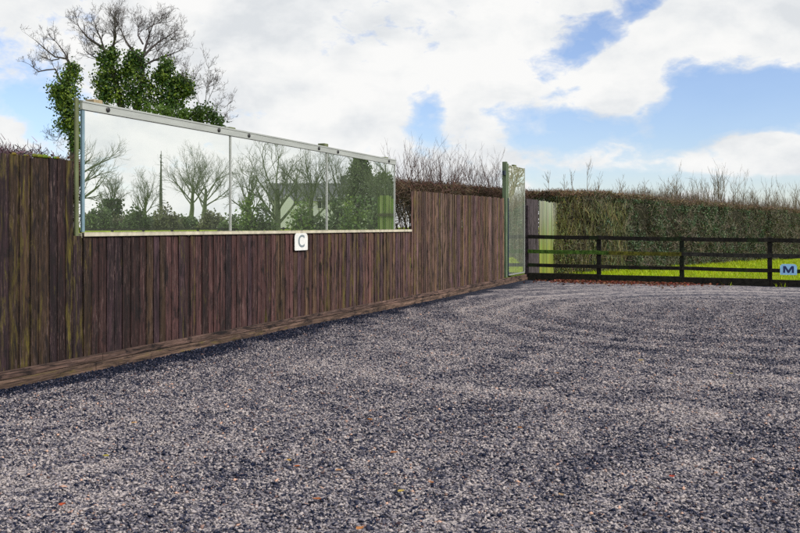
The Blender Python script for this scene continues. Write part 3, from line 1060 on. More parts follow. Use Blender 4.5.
def ivy_tree(name, label, base_px, D, trunk, limbs, twig_n, twig_len, ells, seed, per, cat='tree', leaf=0.10, group=None, maxl=3, thin=1.0):
    org = P(base_px, HOR, D); org.z = 0
    t = empty(name, org)
    tag(t, label, cat, group)
    rg = random.Random(seed); ng = np.random.default_rng(seed)
    mb = MB()
    for path, r0, r1 in trunk: limb_path(mb, path, r0 * 0.5, r1 * 0.6, D, org, rg.uniform(.1, .5), 7)
    mb.build('trunk', M_BARK, t, smooth=True)
    mb = MB()
    for path, r0, r1 in limbs:
        pts, rad = limb_path(mb, path, r0 * 0.72 * thin, r1 * 0.6 * thin, D, org, rg.uniform(-1.2, 1.2))
        twigs_on(mb, pts, rad, rg, twig_n, twig_len, TW, maxl)
    mb.build('crown', M_BARK, t)
    if ells:
        C, c = ivy_clumps(ells, D, ng, 0, leaf, int(per * 1.55), origin=org)
        V, Fc = quad_cloud(C, leaf * ng.uniform(0.7, 1.35, len(C)), ng, 0.8)
        np_obj('ivy', V, Fc, M_LEAF, t, col=np.repeat(c, 4, 0))
    return t


GND = HOR + EYE * FPX / DT
ivy_tree('ivy_tree', 'leftmost ivy covered tree beside the mirror post with bare branches reaching left', 70, DT,
         [([(74, GND), (73, 180), (72, 140), (70, 110), (68, 85), (66, 75)], 0.30, 0.12)],
         [([(68, 85), (72, 67), (69, 60), (59, 59), (52, 53), (47, 48), (43, 44)], 0.085, 0.018),
          ([(66, 90), (59, 77), (57, 70), (49, 71), (42, 73), (38, 70), (35, 67)], 0.075, 0.018),
          ([(69, 62), (65, 54), (60, 47), (56, 42), (52, 38)], 0.055, 0.016),
          ([(59, 59), (50, 60), (44, 57), (37, 54)], 0.04, 0.014),
          ([(70, 120), (62, 128), (55, 136), (50, 140)], 0.04, 0.012)],
         8, 0.42, [(69, 80, 10, 10), (62, 92, 12, 8), (70, 97, 12, 9), (64, 106, 10, 8), (71, 115, 10, 9), (66, 124, 9, 7), (74, 130, 7, 10), (78, 143, 5, 7), (57, 93, 7, 4), (72, 70, 4, 5)], 31, 460)
ivy_tree('ivy_tree', 'broad bare crowned tree with thick ivy limbs rising behind the mirror', 128, DT,
         [([(128, GND), (127, 190), (126, 150), (124, 120), (118, 95), (112, 70), (109, 52)], 0.48, 0.15),
          ([(126, 150), (134, 115), (140, 90), (142, 66)], 0.30, 0.14)],
         [([(109, 55), (103, 48), (97, 44), (90, 39), (84, 32), (80, 25)], 0.11, 0.02),
          ([(109, 52), (112, 43), (111, 33), (109, 24), (107, 18)], 0.10, 0.02),
          ([(108, 66), (100, 60), (92, 56), (84, 51), (78, 46)], 0.07, 0.016),
          ([(104, 49), (101, 38), (98, 31), (96, 23)], 0.06, 0.016),
          ([(112, 48), (118, 38), (119, 30), (121, 22)], 0.07, 0.016),
          ([(142, 70), (141, 56), (143, 42), (145, 29), (147, 18)], 0.12, 0.02),
          ([(141, 62), (134, 52), (128, 43), (124, 33), (120, 24)], 0.085, 0.018),
          ([(142, 58), (150, 48), (158, 40), (165, 35), (171, 30)], 0.09, 0.018),
          ([(143, 66), (153, 60), (162, 56), (171, 52), (178, 48)], 0.075, 0.018),
          ([(143, 44), (136, 34), (134, 26), (132, 20)], 0.06, 0.015),
          ([(146, 30), (153, 24), (157, 22), (161, 19)], 0.05, 0.015),
          ([(155, 44), (158, 52), (166, 44), (174, 40)], 0.045, 0.015)],
         13, 0.55, [(107, 60, 8, 9), (110, 75, 12, 12), (104, 82, 8, 12), (118, 90, 16, 11), (128, 68, 9, 9), (133, 80, 14, 13), (146, 88, 13, 12), (138, 66, 7, 8),
              (125, 100, 20, 9), (148, 104, 16, 8), (112, 56, 4, 6), (134, 58, 4, 5), (106, 95, 7, 9)], 32, 520)
ivy_tree('ivy_tree', 'rounded ivy covered tree standing right of the broad bare crowned tree', 172, DT,
         [([(172, GND), (172, 180), (171, 130), (169, 95), (168, 70)], 0.30, 0.09)],
         [([(172, 92), (178, 86), (184, 76), (188, 67)], 0.05, 0.015), ([(168, 74), (166, 64), (170, 58)], 0.04, 0.014), ([(176, 84), (186, 84), (191, 78)], 0.04, 0.014)],
         5, 0.5, [(166, 68, 7, 8), (168, 80, 11, 10), (175, 90, 13, 10), (165, 95, 12, 9), (182, 82, 7, 6), (187, 90, 5, 5), (171, 104, 14, 8), (160, 78, 5, 6)], 33, 480)
ivy_tree('bare_sapling', 'thin leafless sapling right of the ivy trees above the mirror', 206, DT,
         [([(206, GND), (206, 180), (206, 130), (205, 108)], 0.10, 0.05)],
         [([(205, 110), (206, 92), (207, 78), (208, 62)], 0.05, 0.012), ([(205, 108), (213, 95), (220, 84), (224, 76)], 0.04, 0.012),
          ([(205, 112), (198, 100), (193, 90), (190, 80)], 0.035, 0.012), ([(207, 118), (216, 111), (223, 107), (228, 110)], 0.035, 0.012),
          ([(210, 125), (218, 120), (225, 121), (230, 119)], 0.03, 0.01), ([(207, 95), (212, 84), (214, 72)], 0.03, 0.01)],
         5, 0.5, [], 34, 0, thin=0.5)


def shrub(name, label, base_px, D, ells, seed, cols, leaf, per, cat='bush', group=None):
    org = P(base_px, HOR, D); org.z = 0
    t = empty(name, org); tag(t, label, cat, group)
    ng = np.random.default_rng(seed); rg = random.Random(seed)
    C, c = ivy_clumps(ells, D, ng, 0, leaf, per, cols, origin=org)
    V, Fc = quad_cloud(C, leaf * 1.25, ng, 0.8)
    np_obj('foliage', V, Fc, M_LEAF, t, col=np.repeat(c, 4, 0))
    mb = MB()
    for (px, py, rx, ry) in ells:
        p = P(px, py, D) - org
        mb.tube([(rg.uniform(-.1, .1), rg.uniform(-.1, .1), -0.05), Vector((p.x * .5, 0, p.z * .5)), p], [0.06, 0.045, 0.02], 5, BARKC)
    mb.build('stem', M_BARK, t)
    return t


DSH = 36.0
shrub('bush', 'light green bush just above the mirror below the rounded ivy tree', 165, DSH,
      [(160, 112, 12, 7), (172, 113, 14, 7), (184, 117, 9, 6), (168, 125, 24, 8), (172, 150, 26, 20), (172, 185, 26, 30)], 41, ((0.05, 0.10, 0.02), (0.085, 0.15, 0.025), (0.12, 0.19, 0.03)), 0.075, 420)
shrub('bush', 'dark green bush at the foot of the leafless sapling above the mirror', 206, DSH,
      [(203, 112, 11, 7), (214, 117, 9, 7), (196, 116, 8, 6), (208, 126, 18, 7), (208, 150, 20, 18), (208, 185, 20, 30)], 42, ((0.018, 0.045, 0.012), (0.04, 0.085, 0.016), (0.085, 0.13, 0.02)), 0.08, 420)

# ------------------------------------------------------------------ bare hedge behind the board fence
def thicket_hedge():
    t = empty('hedge', F(11, -1.1, 0), ROT)
    tag(t, 'leafless brown thorn hedge running behind the board fence with long shoots', 'hedge')
    ng = np.random.default_rng(51); rg = random.Random(51)
    top = lambda s: np.interp(s, [-2, 5, 8, 14, 20, 24], [1.95, 1.99, 2.0, 2.13, 2.20, 2.28])
    # stems
    mb = MB()
    for i in range(210):
        s = rg.uniform(-1, 24.3)
        x = rg.uniform(-0.45, 0.25)
        z = float(top(s))
        pts = [Vector((x, s - 11, -0.05))]
        for k in range(5):
            pts.append(pts[-1] + Vector((rg.gauss(0, 0.08), rg.gauss(0, 0.12), z / 5 * 0.95)))
        r = rg.uniform(0.012, 0.032)
        mb.tube(pts, [r * (1 - 0.13 * k) for k in range(6)], 5, (0.055 * rg.uniform(.6, 1.3), 0.047, 0.035))
    mb.build('stems', M_BARK, t)
    # twig mass, densest below the clipped top
    k = 62000
    s = ng.uniform(-1, 26.8, k)
    s[: k // 4] = ng.uniform(14.5, 26.8, k // 4)
    zt = top(s) + (vnoise(s, s * 0, 1.3, 3) - .5) * .06
    zz = zt - np.abs(ng.exponential(0.28, k)); zz = np.where(zz < 0.1, ng.uniform(0.1, 1.9, k), zz)
    x = ng.normal(-0.1, 0.28, k)
    # the gap beside the mirror is more open
    D = ng.normal(0, 1, (k, 3)) * np.array([1, 1, 0.9]) + np.array([0, 0, 0.35])
    V, Fc = strip_cloud(np.stack([x, s - 11, zz], 1), D, 0.20, 0.009, ng)
    c = vary((0.105, 0.066, 0.048), k, ng, 0.35, 0.15)
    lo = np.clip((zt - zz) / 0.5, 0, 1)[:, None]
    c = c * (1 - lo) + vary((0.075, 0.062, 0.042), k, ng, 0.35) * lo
    left = (s < 7)
    c[left] = vary((0.095, 0.060, 0.070), int(left.sum()), ng, 0.35)
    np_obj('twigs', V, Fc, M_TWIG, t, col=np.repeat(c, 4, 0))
    k = 9000
    s = ng.uniform(3.0, 7.0, k)
    z = top(s) - 0.06 + np.abs(ng.normal(0, 1, k)) * (0.035 + 0.075 * vnoise(s, s * 0, 4.0, 91))
    D = np.stack([ng.normal(0, .7, k), ng.normal(0, .7, k), np.ones(k)], 1)
    V, Fc = strip_cloud(np.stack([ng.normal(-0.05, .2, k), s - 11, z], 1), D, 0.075, 0.006, ng)
    np_obj('fine_twigs', V, Fc, M_TWIG, t, col=np.repeat(vary((0.135, 0.085, 0.105), k, ng, .4, .12), 4, 0))
    # a few leaves still hanging
    k = 9000
    s = ng.uniform(-1, 24.4, k); zt = top(s)
    C = np.stack([ng.normal(-0.1, 0.28, k), s - 11, zt - np.abs(ng.exponential(0.25, k))], 1)
    V, Fc = quad_cloud(C, 0.035, ng, 0.7)
    c = vary((0.10, 0.062, 0.040), k, ng, 0.4, 0.2)
    g = ng.random(k) < 0.2
    c[g] = vary((0.07, 0.095, 0.02), int(g.sum()), ng, 0.3)
    np_obj('leaves', V, Fc, M_LEAF, t, col=np.repeat(c, 4, 0))
    # long shoots
    mb = MB()
    cfg = dict(wob=0.15, up=0.04, rmin=0.0024, kids=(7, 2), ang=((0.3, 0.7), (0.3, 0.7)), ratio=((0.3, 0.55), (0.3, 0.5)), lift=0.2)
    cfg['from'] = (0.2, 0.2)
    for i in range(150):
        s = back_s(rg.uniform(397, 502), -1.2)
        ln = rg.uniform(0.25, 0.62) if i % 4 else rg.uniform(.55, .85)
        d = Vector((rg.gauss(0, 0.3), rg.gauss(0, 0.55), 1))
        grow(mb, Vector((rg.uniform(-.3, .1), s - 11, float(top(s)) - 0.15)), d, ln, rg.uniform(0.004, 0.007), 0, 2, rg, cfg, (0.085, 0.052, 0.048))
    for i in range(420):
        s = rg.uniform(3.5, 6.9)
        d = Vector((rg.gauss(0, 0.25), rg.gauss(0, 0.3), 1))
        grow(mb, Vector((rg.uniform(-.3, .2), s - 11, float(top(s)) - 0.1)), d, rg.uniform(0.07, 0.19), 0.003, 1, 2, rg, cfg, (0.15, 0.095, 0.115))
    mb.build('shoots', M_TWIG, t)


thicket_hedge()

# ------------------------------------------------------------------ field hedge on the right
W_START = 0.9
H0 = Vector((3.3, 24.6, 0)); HD = Vector((10.3, 11.4, 0)).normalized(); HN = Vector((HD.y, -HD.x, 0))   # HN faces the arena
HL = 23.0


def field_hedge():
    t = empty('hedge', H0 + HD * 9)
    t.rotation_euler = (0, 0, math.atan2(HD.y, HD.x))       # local x along the hedge, local -y to the arena
    tag(t, 'clipped green and brown field hedge with bare upright shoots behind the rail fence', 'hedge')
    ng = np.random.default_rng(61); rg = random.Random(61)
    top = lambda w: np.interp(w, [-2, 0, 4, 15, 22], [2.28, 2.30, 2.28, 2.03, 1.95]) + (vnoise(np.asarray(w, float), np.zeros_like(np.asarray(w, float)), 0.9, 77) - .5) * .10 + (vnoise(np.asarray(w, float), np.zeros_like(np.asarray(w, float)), 3.3, 78) - .5) * .06
    TH = 0.65
    # dense inner branches
    V, Fc = [], []
    nx = 60
    prof = [(-TH * .72, -0.05), (-TH * .8, 0.9), (-TH * .66, 1.0), (TH * .66, 1.0), (TH * .8, 0.9), (TH * .72, -0.05)]
    for i in range(nx + 1):
        w = W_START + 1.3 + (HL - W_START - 1.3) * i / nx
        for (y, f) in prof:
            z = -0.05 if f < 0 else (float(top(w)) - 0.13) * f
            V.append((w - 9, y + rg.gauss(0, 0.05), z + (rg.gauss(0, 0.03) if f > 0 else 0)))
    m_ = len(prof)
    for i in range(nx):
        for j in range(m_ - 1):
            a = i * m_ + j
            Fc.append((a, a + 1, a + m_ + 1, a + m_))
    Fc.append(tuple(range(m_))); Fc.append(tuple(nx * m_ + j for j in range(m_))[::-1])
    cc = [(0.022, 0.022, 0.014)] * len(V)
    np_obj('core', V, Fc, M_BARK, t, col=cc)
    # leaves on the faces and the clipped top
    k = 95000
    w = (HL - W_START) * ng.random(k) ** 1.25 + W_START
    topw = top(w)
    face = ng.random(k)
    y = np.where(face < 0.72, -TH - 0.02 + np.abs(ng.normal(0, 0.10, k)), ng.uniform(-TH, TH, k))
    z = np.where(face < 0.72, ng.random(k) ** 0.9 * topw, topw - np.abs(ng.exponential(0.07, k)))
    en = ng.random(k) < 0.07
    w = np.where(en, W_START + np.abs(ng.normal(0, .35, k)), w); topw = top(w); y = np.where(en, ng.uniform(-TH - .1, TH, k), y); z = np.where(en, ng.random(k) * topw, z)
    y += np.where(face < 0.72, 0.36 * np.clip(1 - (w - 1.0) / 1.8, 0, 1.1), 0)
    y += (vnoise(w, z, 1.6, 31) - 0.5) * 0.34 + (vnoise(w, z, 4.5, 32) - .5) * .22
    hole = vnoise(w, z, 3.2, 35)
    keep = (hole > 0.36) | (z > topw - 0.25)
    w, y, z, topw = w[keep], y[keep], z[keep], topw[keep]
    k = len(w)
    V, Fc = quad_cloud(np.stack([w - 9, y, z], 1), 0.055, ng, 0.62)
    zone = vnoise(w, z * 1.5, 0.7, 33) + (vnoise(w, z, 2.2, 34) - 0.5) * 0.7
    green = np.interp(w, [0, 2.2, 3.4, 5.5, 9, 12, 16, 22], [0.3, 0.42, 0.92, 1.05, 0.95, 0.88, 0.6, 0.4])
    pg = np.clip((zone - (1 - green)) * 2.2 + 0.5, 0, 1)
    isg = ng.random(k) < pg
    c = vary((0.112, 0.114, 0.068), k, ng, 0.32, 0.10)
    early = (w < 2.6)
    c[early] = vary((0.175, 0.175, 0.065), int(early.sum()), ng, 0.35, 0.15)
    gcol = vary((0.056, 0.108, 0.052), k, ng, 0.32, 0.10)
    gl = ng.random(k) < 0.25
    gcol[gl] = vary((0.17, 0.22, 0.13), int(gl.sum()), ng, 0.3, 0.12)
    c[isg] = gcol[isg]
    tb = z > topw - 0.09 - 0.09 * vnoise(w, w * 0, 2.0, 36)
    c[tb] = vary((0.18, 0.135, 0.085), int(tb.sum()), ng, 0.35, 0.14)
    np_obj('foliage', V, Fc, M_LEAF, t, col=np.repeat(c, 4, 0))
    # twigs sticking out of the face
    k = 42000
    w = (HL - W_START) * ng.random(k) ** 1.25 + W_START; topw = top(w)
    z = ng.random(k) * topw; y = -TH - 0.05 + np.abs(ng.normal(0, .14, k)) + (vnoise(w, z, 1.6, 31) - 0.5) * 0.34 + 0.36 * np.clip(1 - (w - 1.0) / 1.8, 0, 1.1)
    tp = ng.random(k) < 0.25
    z[tp] = topw[tp] - np.abs(ng.exponential(0.05, int(tp.sum()))); y[tp] = ng.uniform(-TH, TH, int(tp.sum()))
    D = ng.normal(0, 1, (k, 3)) * np.array([1, .7, 1.0]) + np.array([0, -0.2, 0.5])
    V, Fc = strip_cloud(np.stack([w - 9, y, z], 1), D, 0.22, 0.010, ng)
    c = vary((0.15, 0.135, 0.10), k, ng, 0.5, 0.1)
    c[tp] = vary((0.18, 0.12, 0.08), int(tp.sum()), ng, 0.4, 0.12)
    np_obj('twigs', V, Fc, M_TWIG, t, col=np.repeat(c, 4, 0))
    # haze of fine bare twigs over the clipped top
    k = 9000
    w = ng.uniform(3.0, HL, k); w = np.where(ng.random(k) < 0.8, np.maximum(w, ng.uniform(5, 10, k)), w)
    amp = 0.05 + 0.30 * vnoise(w, w * 0, 1.1, 61) * np.interp(w, [3, 9, 14], [0.1, .55, 1.0])
    z = top(w) - 0.05 + np.abs(ng.normal(0, 1, k)) * amp
    D = np.stack([ng.normal(0, .35, k), ng.normal(0, .3, k), np.ones(k)], 1)
    V, Fc = strip_cloud(np.stack([w - 9, ng.uniform(-.5, .5, k), z], 1), D, 0.24, 0.0065, ng)
    np_obj('fine_twigs', V, Fc, M_TWIG, t, col=np.repeat(vary((0.17, 0.14, 0.105), k, ng, .35, .1), 4, 0))
    # grasses and fronds leaning over the fence boards at the near end
    k = 1500
    w = ng.uniform(1.0, 4.2, k)
    z = ng.uniform(0.1, 2.0, k); y = -TH - 0.10 + ng.normal(0, .08, k) + 0.36 * np.clip(1 - (w - 1.0) / 1.8, 0, 1.1)
    D = np.stack([ng.normal(0, .4, k), ng.normal(0, .2, k), np.ones(k)], 1)
    V, Fc = strip_cloud(np.stack([w - 9, y, z], 1), D, 0.28, 0.011, ng)
    np_obj('dry_stalks', V, Fc, M_LEAF, t, col=np.repeat(vary((0.21, 0.20, 0.085), k, ng, 0.35, 0.12), 4, 0))
    # upright shoots above the clipped top
    mb = MB()
    cfg = dict(wob=0.13, up=0.05, rmin=0.0042, kids=(7, 3), ang=((0.3, 0.75), (0.3, 0.7)), ratio=((0.35, 0.6), (0.3, 0.5)), lift=0.25)
    cfg['from'] = (0.15, 0.2)
    sites = []
    for px, hpx in ((548, 14), (568, 12), (578, 16), (583, 22), (603, 10), (608, 15), (618, 18), (624, 10), (637, 14), (648, 12), (660, 16), (668, 18), (676, 22), (684, 18),
                    (690, 14), (697, 20), (705, 14), (714, 22), (722, 20), (727, 26), (733, 22), (740, 14), (748, 18), (755, 14), (762, 18), (772, 12), (785, 22), (792, 16), (799, 20), (806, 20), (815, 18), (825, 16)):
        sites.append((px + rg.uniform(-2, 2), hpx))
        if px > 640: sites += [(px + rg.uniform(-7, 7), hpx * rg.uniform(.35, .95)) for _ in range(5)]
    for px, hpx in sites:
        u = (px - 400) / FPX
        w = (u * H0.y - H0.x) / (HD.x - u * HD.y)
        Yd = H0.y + HD.y * w
        ln = hpx / FPX * Yd * 1.15
        d = Vector((rg.gauss(0, 0.16), rg.gauss(0, 0.15), 1))
        grow(mb, Vector((w - 9, rg.uniform(-.3, .3), float(top(w)) - 0.12)), d, ln, rg.uniform(0.007, 0.012), 0, 2, rg, cfg, (0.17, 0.14, 0.10))
    mb.build('shoots', M_TWIG, t)


field_hedge()

# ------------------------------------------------------------------ grass behind the rails, leaf litter
def blades(n0, n1, s0, s1, k, h, w, col, rng, name, label, cat, test=None):
    n = rng.uniform(n0, n1, k); s = rng.uniform(s0, s1, k)
    if test is not None:
        m_ = test(n, s); n, s = n[m_], s[m_]; k = len(n)
    hh = h * rng.uniform(0.4, 1.4, k); a = rng.uniform(0, 6.283, k)
    ln = rng.normal(0, 0.5, (k, 2)) * hh[:, None]
    z0 = np.where(s < S_RAIL + 0.08, ground_h(n, s) - 0.01, -0.06)
    pt_ = vnoise(n, s, 1.1, 51) * 0.6 + vnoise(n, s, 3.1, 52) * 0.4
    hh *= 0.5 + 1.1 * pt_
    p0 = np.stack([n - np.cos(a) * w, s - np.sin(a) * w, z0], 1)
    p1 = np.stack([n + np.cos(a) * w, s + np.sin(a) * w, z0], 1)
    p2 = np.stack([n + ln[:, 0], s + ln[:, 1], z0 + hh], 1)
    V = np.stack([p0, p1, p2], 1).reshape(-1, 3)
    o = np_obj(name, V, np.arange(3 * k).reshape(k, 3), M_LEAF, loc=F(0, 0, 0), rz=ROT, col=np.repeat(vary(col, k, rng, 0.25, 0.1) * (0.62 + 0.65 * pt_)[:, None], 3, 0))
    tag(o, label, cat, kind='stuff')


gr = np.random.default_rng(71)
def in_front(n, s):
    x = -PERP * NX + DX * s + NX * n; y = -PERP * NY + DY * s + NY * n
    return (((x - H0.x) * HN.x + (y - H0.y) * HN.y) > 0.5) & ((s > S_RAIL + 0.05) | ((vnoise(n, s, 2.6, 53) > 0.66) & (n > 3.2)))
blades(0.2, 16, S_RAIL - 0.16, S_RAIL + 17, 100000, 0.085, 0.010, (0.37, 0.46, 0.009), gr, 'grass', 'bright green grass between the rail fence and the field hedge', 'grass', in_front)


def litter():
    k = 2600
    rng = np.random.default_rng(81)
    n = np.concatenate([rng.uniform(0.8, 3.9, 2300), rng.uniform(0.3, 4.6, 300)])
    s = S_RAIL - 0.10 - np.abs(rng.exponential(0.26, k))
    C = np.stack([n, s, ground_h(n, s) + rng.uniform(0.0, 0.035, k)], 1)
    V, Fc = quad_cloud(C, 0.06, rng, 0.7, flat=(1, 1, 0.4))
    c = vary((0.17, 0.055, 0.030), k, rng, 0.4, 0.2)
    o = np_obj('leaf_litter', V, Fc, M_LEAF, loc=F(0, 0, 0), rz=ROT, col=np.repeat(c, 4, 0))
    tag(o, 'drift of red brown fallen leaves along the foot of the rail fence', 'leaf litter', kind='stuff')


litter()

LEAVES = [
    (370, 422, (0.42, 0.16, 0.02), 'orange leaf lying alone in the middle of the gravel'),
    (289, 462, (0.45, 0.27, 0.05), 'yellow leaf beside a rusty orange leaf on the gravel'),
    (297, 468, (0.38, 0.09, 0.015), 'rusty orange leaf beside a yellow leaf on the gravel'),
    (394, 455, (0.33, 0.13, 0.05), 'small dull orange leaf right of centre on the gravel'),
    (401, 492, (0.45, 0.33, 0.07), 'pale yellow leaf in the lower middle of the gravel'),
    (431, 484, (0.35, 0.13, 0.04), 'brown orange leaf right of the pale yellow leaf'),
    (317, 500, (0.36, 0.12, 0.04), 'orange brown leaf below the yellow and rusty pair'),
    (360, 530, (0.42, 0.17, 0.05), 'orange leaf at the very bottom edge of the gravel'),
    (134, 426, (0.38, 0.22, 0.08), 'tan leaf on the gravel not far from the left fence'),
    (106, 460, (0.36, 0.30, 0.04), 'yellow green leaf on the left of the gravel'),
    (62, 509, (0.42, 0.07, 0.02), 'bright red orange leaf in the bottom left of the gravel'),
    (672, 479, (0.40, 0.05, 0.02), 'red leaf lying in the right foreground of the gravel'),
    (561, 496, (0.42, 0.28, 0.16), 'pale tan leaf low on the right half of the gravel'),
    (731, 376, (0.36, 0.30, 0.08), 'small yellow leaf far out on the right of the gravel'),
    (339, 472, (0.36, 0.20, 0.10), 'dull tan leaf just right of the rusty leaf on the gravel'),
    (357, 443, (0.45, 0.40, 0.34), 'whitish curled leaf below the lone orange leaf'),
    (250, 392, (0.36, 0.15, 0.04), 'small orange leaf halfway across the gravel left of centre'),
    (520, 431, (0.38, 0.16, 0.05), 'small orange leaf alone right of the middle gravel'),
    (641, 362, (0.38, 0.28, 0.08), 'tiny yellow leaf far out towards the rail fence'),
    (557, 376, (0.30, 0.14, 0.05), 'small brown leaf far out right of centre on the gravel'),
]
lr = random.Random(9)
for px, py, c, lab in LEAVES:
    Y = EYE * FPX / (py - HOR); X = (px - 400) / FPX * Y
    n, s = ns_of(X, Y)
    z = float(ground_h(np.array([n]), np.array([s]))[0]) + 0.024
    L_ = 0.021 * max(1.0, Y / 7.0) * lr.uniform(0.9, 1.2)
    V = []; Fc = []
    prof = [(-1.0, 0.02), (-0.6, 0.5), (-0.1, 0.75), (0.4, 0.55), (0.8, 0.22), (1.15, 0.02)]
    for (t_, wd) in prof:
        V += [(t_ * L_, -wd * L_, 0.35 * L_ * wd + 0.2 * L_ * t_ * t_), (t_ * L_, 0, 0.2 * L_ * t_ * t_), (t_ * L_, wd * L_, 0.42 * L_ * wd + 0.2 * L_ * t_ * t_)]
    for i in range(len(prof) - 1):
        a = i * 3
        Fc += [(a, a + 1, a + 4, a + 3), (a + 1, a + 2, a + 5, a + 4)]
    o = np_obj('fallen_leaf', V, Fc, M_LEAF, loc=(X, Y, z), col=[(*c, 1)] * len(V), rz=lr.uniform(0, 6.28))
    tag(o, lab, 'leaf', 'fallen leaves on the gravel')

# ------------------------------------------------------------------ the far side of the arena, seen in the mirrors
def bank_z(n, s):
    if s < 14 or s > 82: return 0.0
    return float(np.interp(n, [26.0, 29.5, 70, 76], [-0.06, 1.08, 1.08, -0.06]))


def V_(px, Y, z=0.0):
    """a place whose image in the long mirror stands at photo column px and path length Y"""
    v = mirror_of(Vector(((px - 400) / FPX * Y, Y, 0)))
    v.z = z if z else bank_z(*ns_of(v.x, v.y))
    return v


# far rail fence along the opposite side
bn = np.linspace(25.9, 76, 60); bs = np.linspace(14, 82, 30)
B1, B2 = np.meshgrid(bn, bs)
bz = np.interp(B1, [26.0, 29.5, 70, 76], [-0.05, 1.13, 1.13, -0.05]) * np.clip((B2 - 14) / 4, 0, 1) * np.clip((82 - B2) / 4, 0, 1) - 0.05
ib = np.arange(B1.size).reshape(B1.shape)
bank = np_obj('grass_bank', np.stack([B1.ravel(), B2.ravel(), bz.ravel()], 1),
              np.stack([ib[:-1, :-1].ravel(), ib[:-1, 1:].ravel(), ib[1:, 1:].ravel(), ib[1:, :-1].ravel()], 1), field.data.materials[0], loc=F(0, 0, 0), rz=ROT, smooth=True)
tag(bank, 'low green grass bank beyond the arena', 'bank', kind='structure')
far = empty('rail_fence', F(0, 24.8, 0), ROT)
tag(far, 'distant rail fence across the arena, reflected low in the long mirror', 'fence')
for k in range(18):
    mb = MB(); s = 22 + k * 2.4
    mb.box(-0.05, 0.05, s - 0.05, s + 0.05, -0.1, 1.22, (0.03, 0.028, 0.026)); mb.build('post', M_RAIL, far)
for z in (1.12, 0.8, 0.48):
    mb = MB(); mb.box(-0.09, -0.052, 21.8, 63.0, z - 0.05, z + 0.05, (0.028, 0.027, 0.026)); mb.build('rail', M_RAIL, far)


def bare_tree(name, label, loc, height, seed, trunk_r, fork=0.35, spread=1.0, col=(0.135, 0.17, 0.095), group=None, kids=(7, 6, 5), ivy=0, rmin=0.0055):
    t = empty(name, loc); tag(t, label, 'tree', group)
    rg = random.Random(seed); ng = np.random.default_rng(seed)
    mb = MB()
    pts = [Vector((0, 0, -0.1))]; n_ = 6
    for i in range(n_):
        pts.append(pts[-1] + Vector((rg.gauss(0, 0.05) * height * .12, rg.gauss(0, 0.05) * height * .12, height * 0.50 / n_)))
    rad = [0.8 * trunk_r * (1.15 - 0.75 * i / n_) for i in range(n_ + 1)]
    mb.tube(pts, rad, 8, col)
    mb.build('trunk', M_BARK, t, smooth=True)
    mb = MB()
    cfg = dict(wob=0.20, up=0.07, rmin=rmin, kids=kids, ang=((0.35, 0.9),) * 3, ratio=((0.40, 0.62),) * 3, lift=0.12)
    cfg['from'] = (0.25, 0.2, 0.2)
    nl = 9
    for k in range(nl):
        f = fork + (1 - fork) * (k / (nl - 1))
        q = f * n_; i = min(int(q), n_ - 1)
        bp = pts[i].lerp(pts[i + 1], q - i)
        a = k * 2.4 + rg.uniform(-.4, .4)
        out = spread * (1.0 - 0.55 * (k / nl))
        d = Vector((math.cos(a) * out, math.sin(a) * out, rg.uniform(0.55, 1.1)))
        grow(mb, bp, d, height * rg.uniform(0.27, 0.38), rad[i] * 0.34, 0, 3, rg, cfg, col)
    mb.build('crown', M_BARK, t)
    if ivy:
        k = ivy
        h = ng.uniform(0.2, height * 0.5, k); a = ng.uniform(0, 6.28, k); r = trunk_r * 1.5 + np.abs(ng.normal(0, .22, k))
        V, Fc = quad_cloud(np.stack([np.cos(a) * r, np.sin(a) * r, h], 1), 0.22, ng, 0.8)
        np_obj('ivy', V, Fc, M_LEAF, t, col=np.repeat(vary((0.07, 0.12, 0.04), k, ng, .3), 4, 0))
    return t


def ztop_px(py, Y): return EYE + (HOR - py) / FPX * Y


RT = 'bare trees reflected in the mirrors'
for (px, top_py, Y, lab, seed, r, fork, spread, iv) in (
        (72, 100, 62, 'wide bare tree reaching in from the left edge of the long mirror', 101, 0.42, 0.30, 1.9, 0),
        (112, 168, 70, 'ivy wrapped bare tree reflected near the left end of the mirror', 102, 0.28, 0.4, 0.7, 1500),
        (146, 168, 82, 'small round headed bare tree reflected left of the pole tree', 103, 0.26, 0.45, 1.0, 0),
        (193, 142, 78, 'flat topped bare tree reflected in the middle of the left pane', 104, 0.30, 0.55, 0.95, 0),
        (206, 146, 76, 'forked bare tree reflected close beside the flat topped tree', 105, 0.30, 0.50, 1.15, 0),
        (251, 150, 66, 'bushy bare tree reflected at the left of the middle pane', 106, 0.26, 0.25, 0.9, 0),
        (277, 126, 58, 'large spreading bare tree reflected in the middle pane before the house', 107, 0.40, 0.30, 1.2, 0),
        (311, 128, 60, 'tall bare tree reflected in the middle pane by the house windows', 108, 0.34, 0.38, 0.9, 0),
        (338, 138, 62, 'upright bare tree reflected at the left of the right pane', 109, 0.32, 0.35, 0.8, 0),
        (388, 140, 52, 'bare tree reflected at the right end of the right pane', 110, 0.32, 0.4, 0.9, 500)):
    bare_tree('bare_tree', lab, V_(px, Y), (ztop_px(top_py, Y) - V_(px, Y).z) / 1.02, seed, r, fork, spread, group=RT, ivy=iv)
# trees for the tall mirror
for k, (dist, side, h, sd_, lab) in enumerate(((46, 0.0, 8.5, 121, 'sunlit bare tree reflected in the tall corner mirror'), (52, 1.4, 9.5, 122, 'second bare tree reflected behind in the tall corner mirror'))):
    p0 = Vector((2.45, 21.6, 0)); dr = Vector((0.625, 0.78, 0)).normalized()
    p = p0 + dr * dist + Vector((dr.y, -dr.x, 0)) * (side + 0.6)
    bare_tree('bare_tree', lab, p, h, sd_, 0.30, 0.25, 1.0, col=(0.30, 0.25, 0.17), group=RT, kids=(5, 4, 3), rmin=0.03)
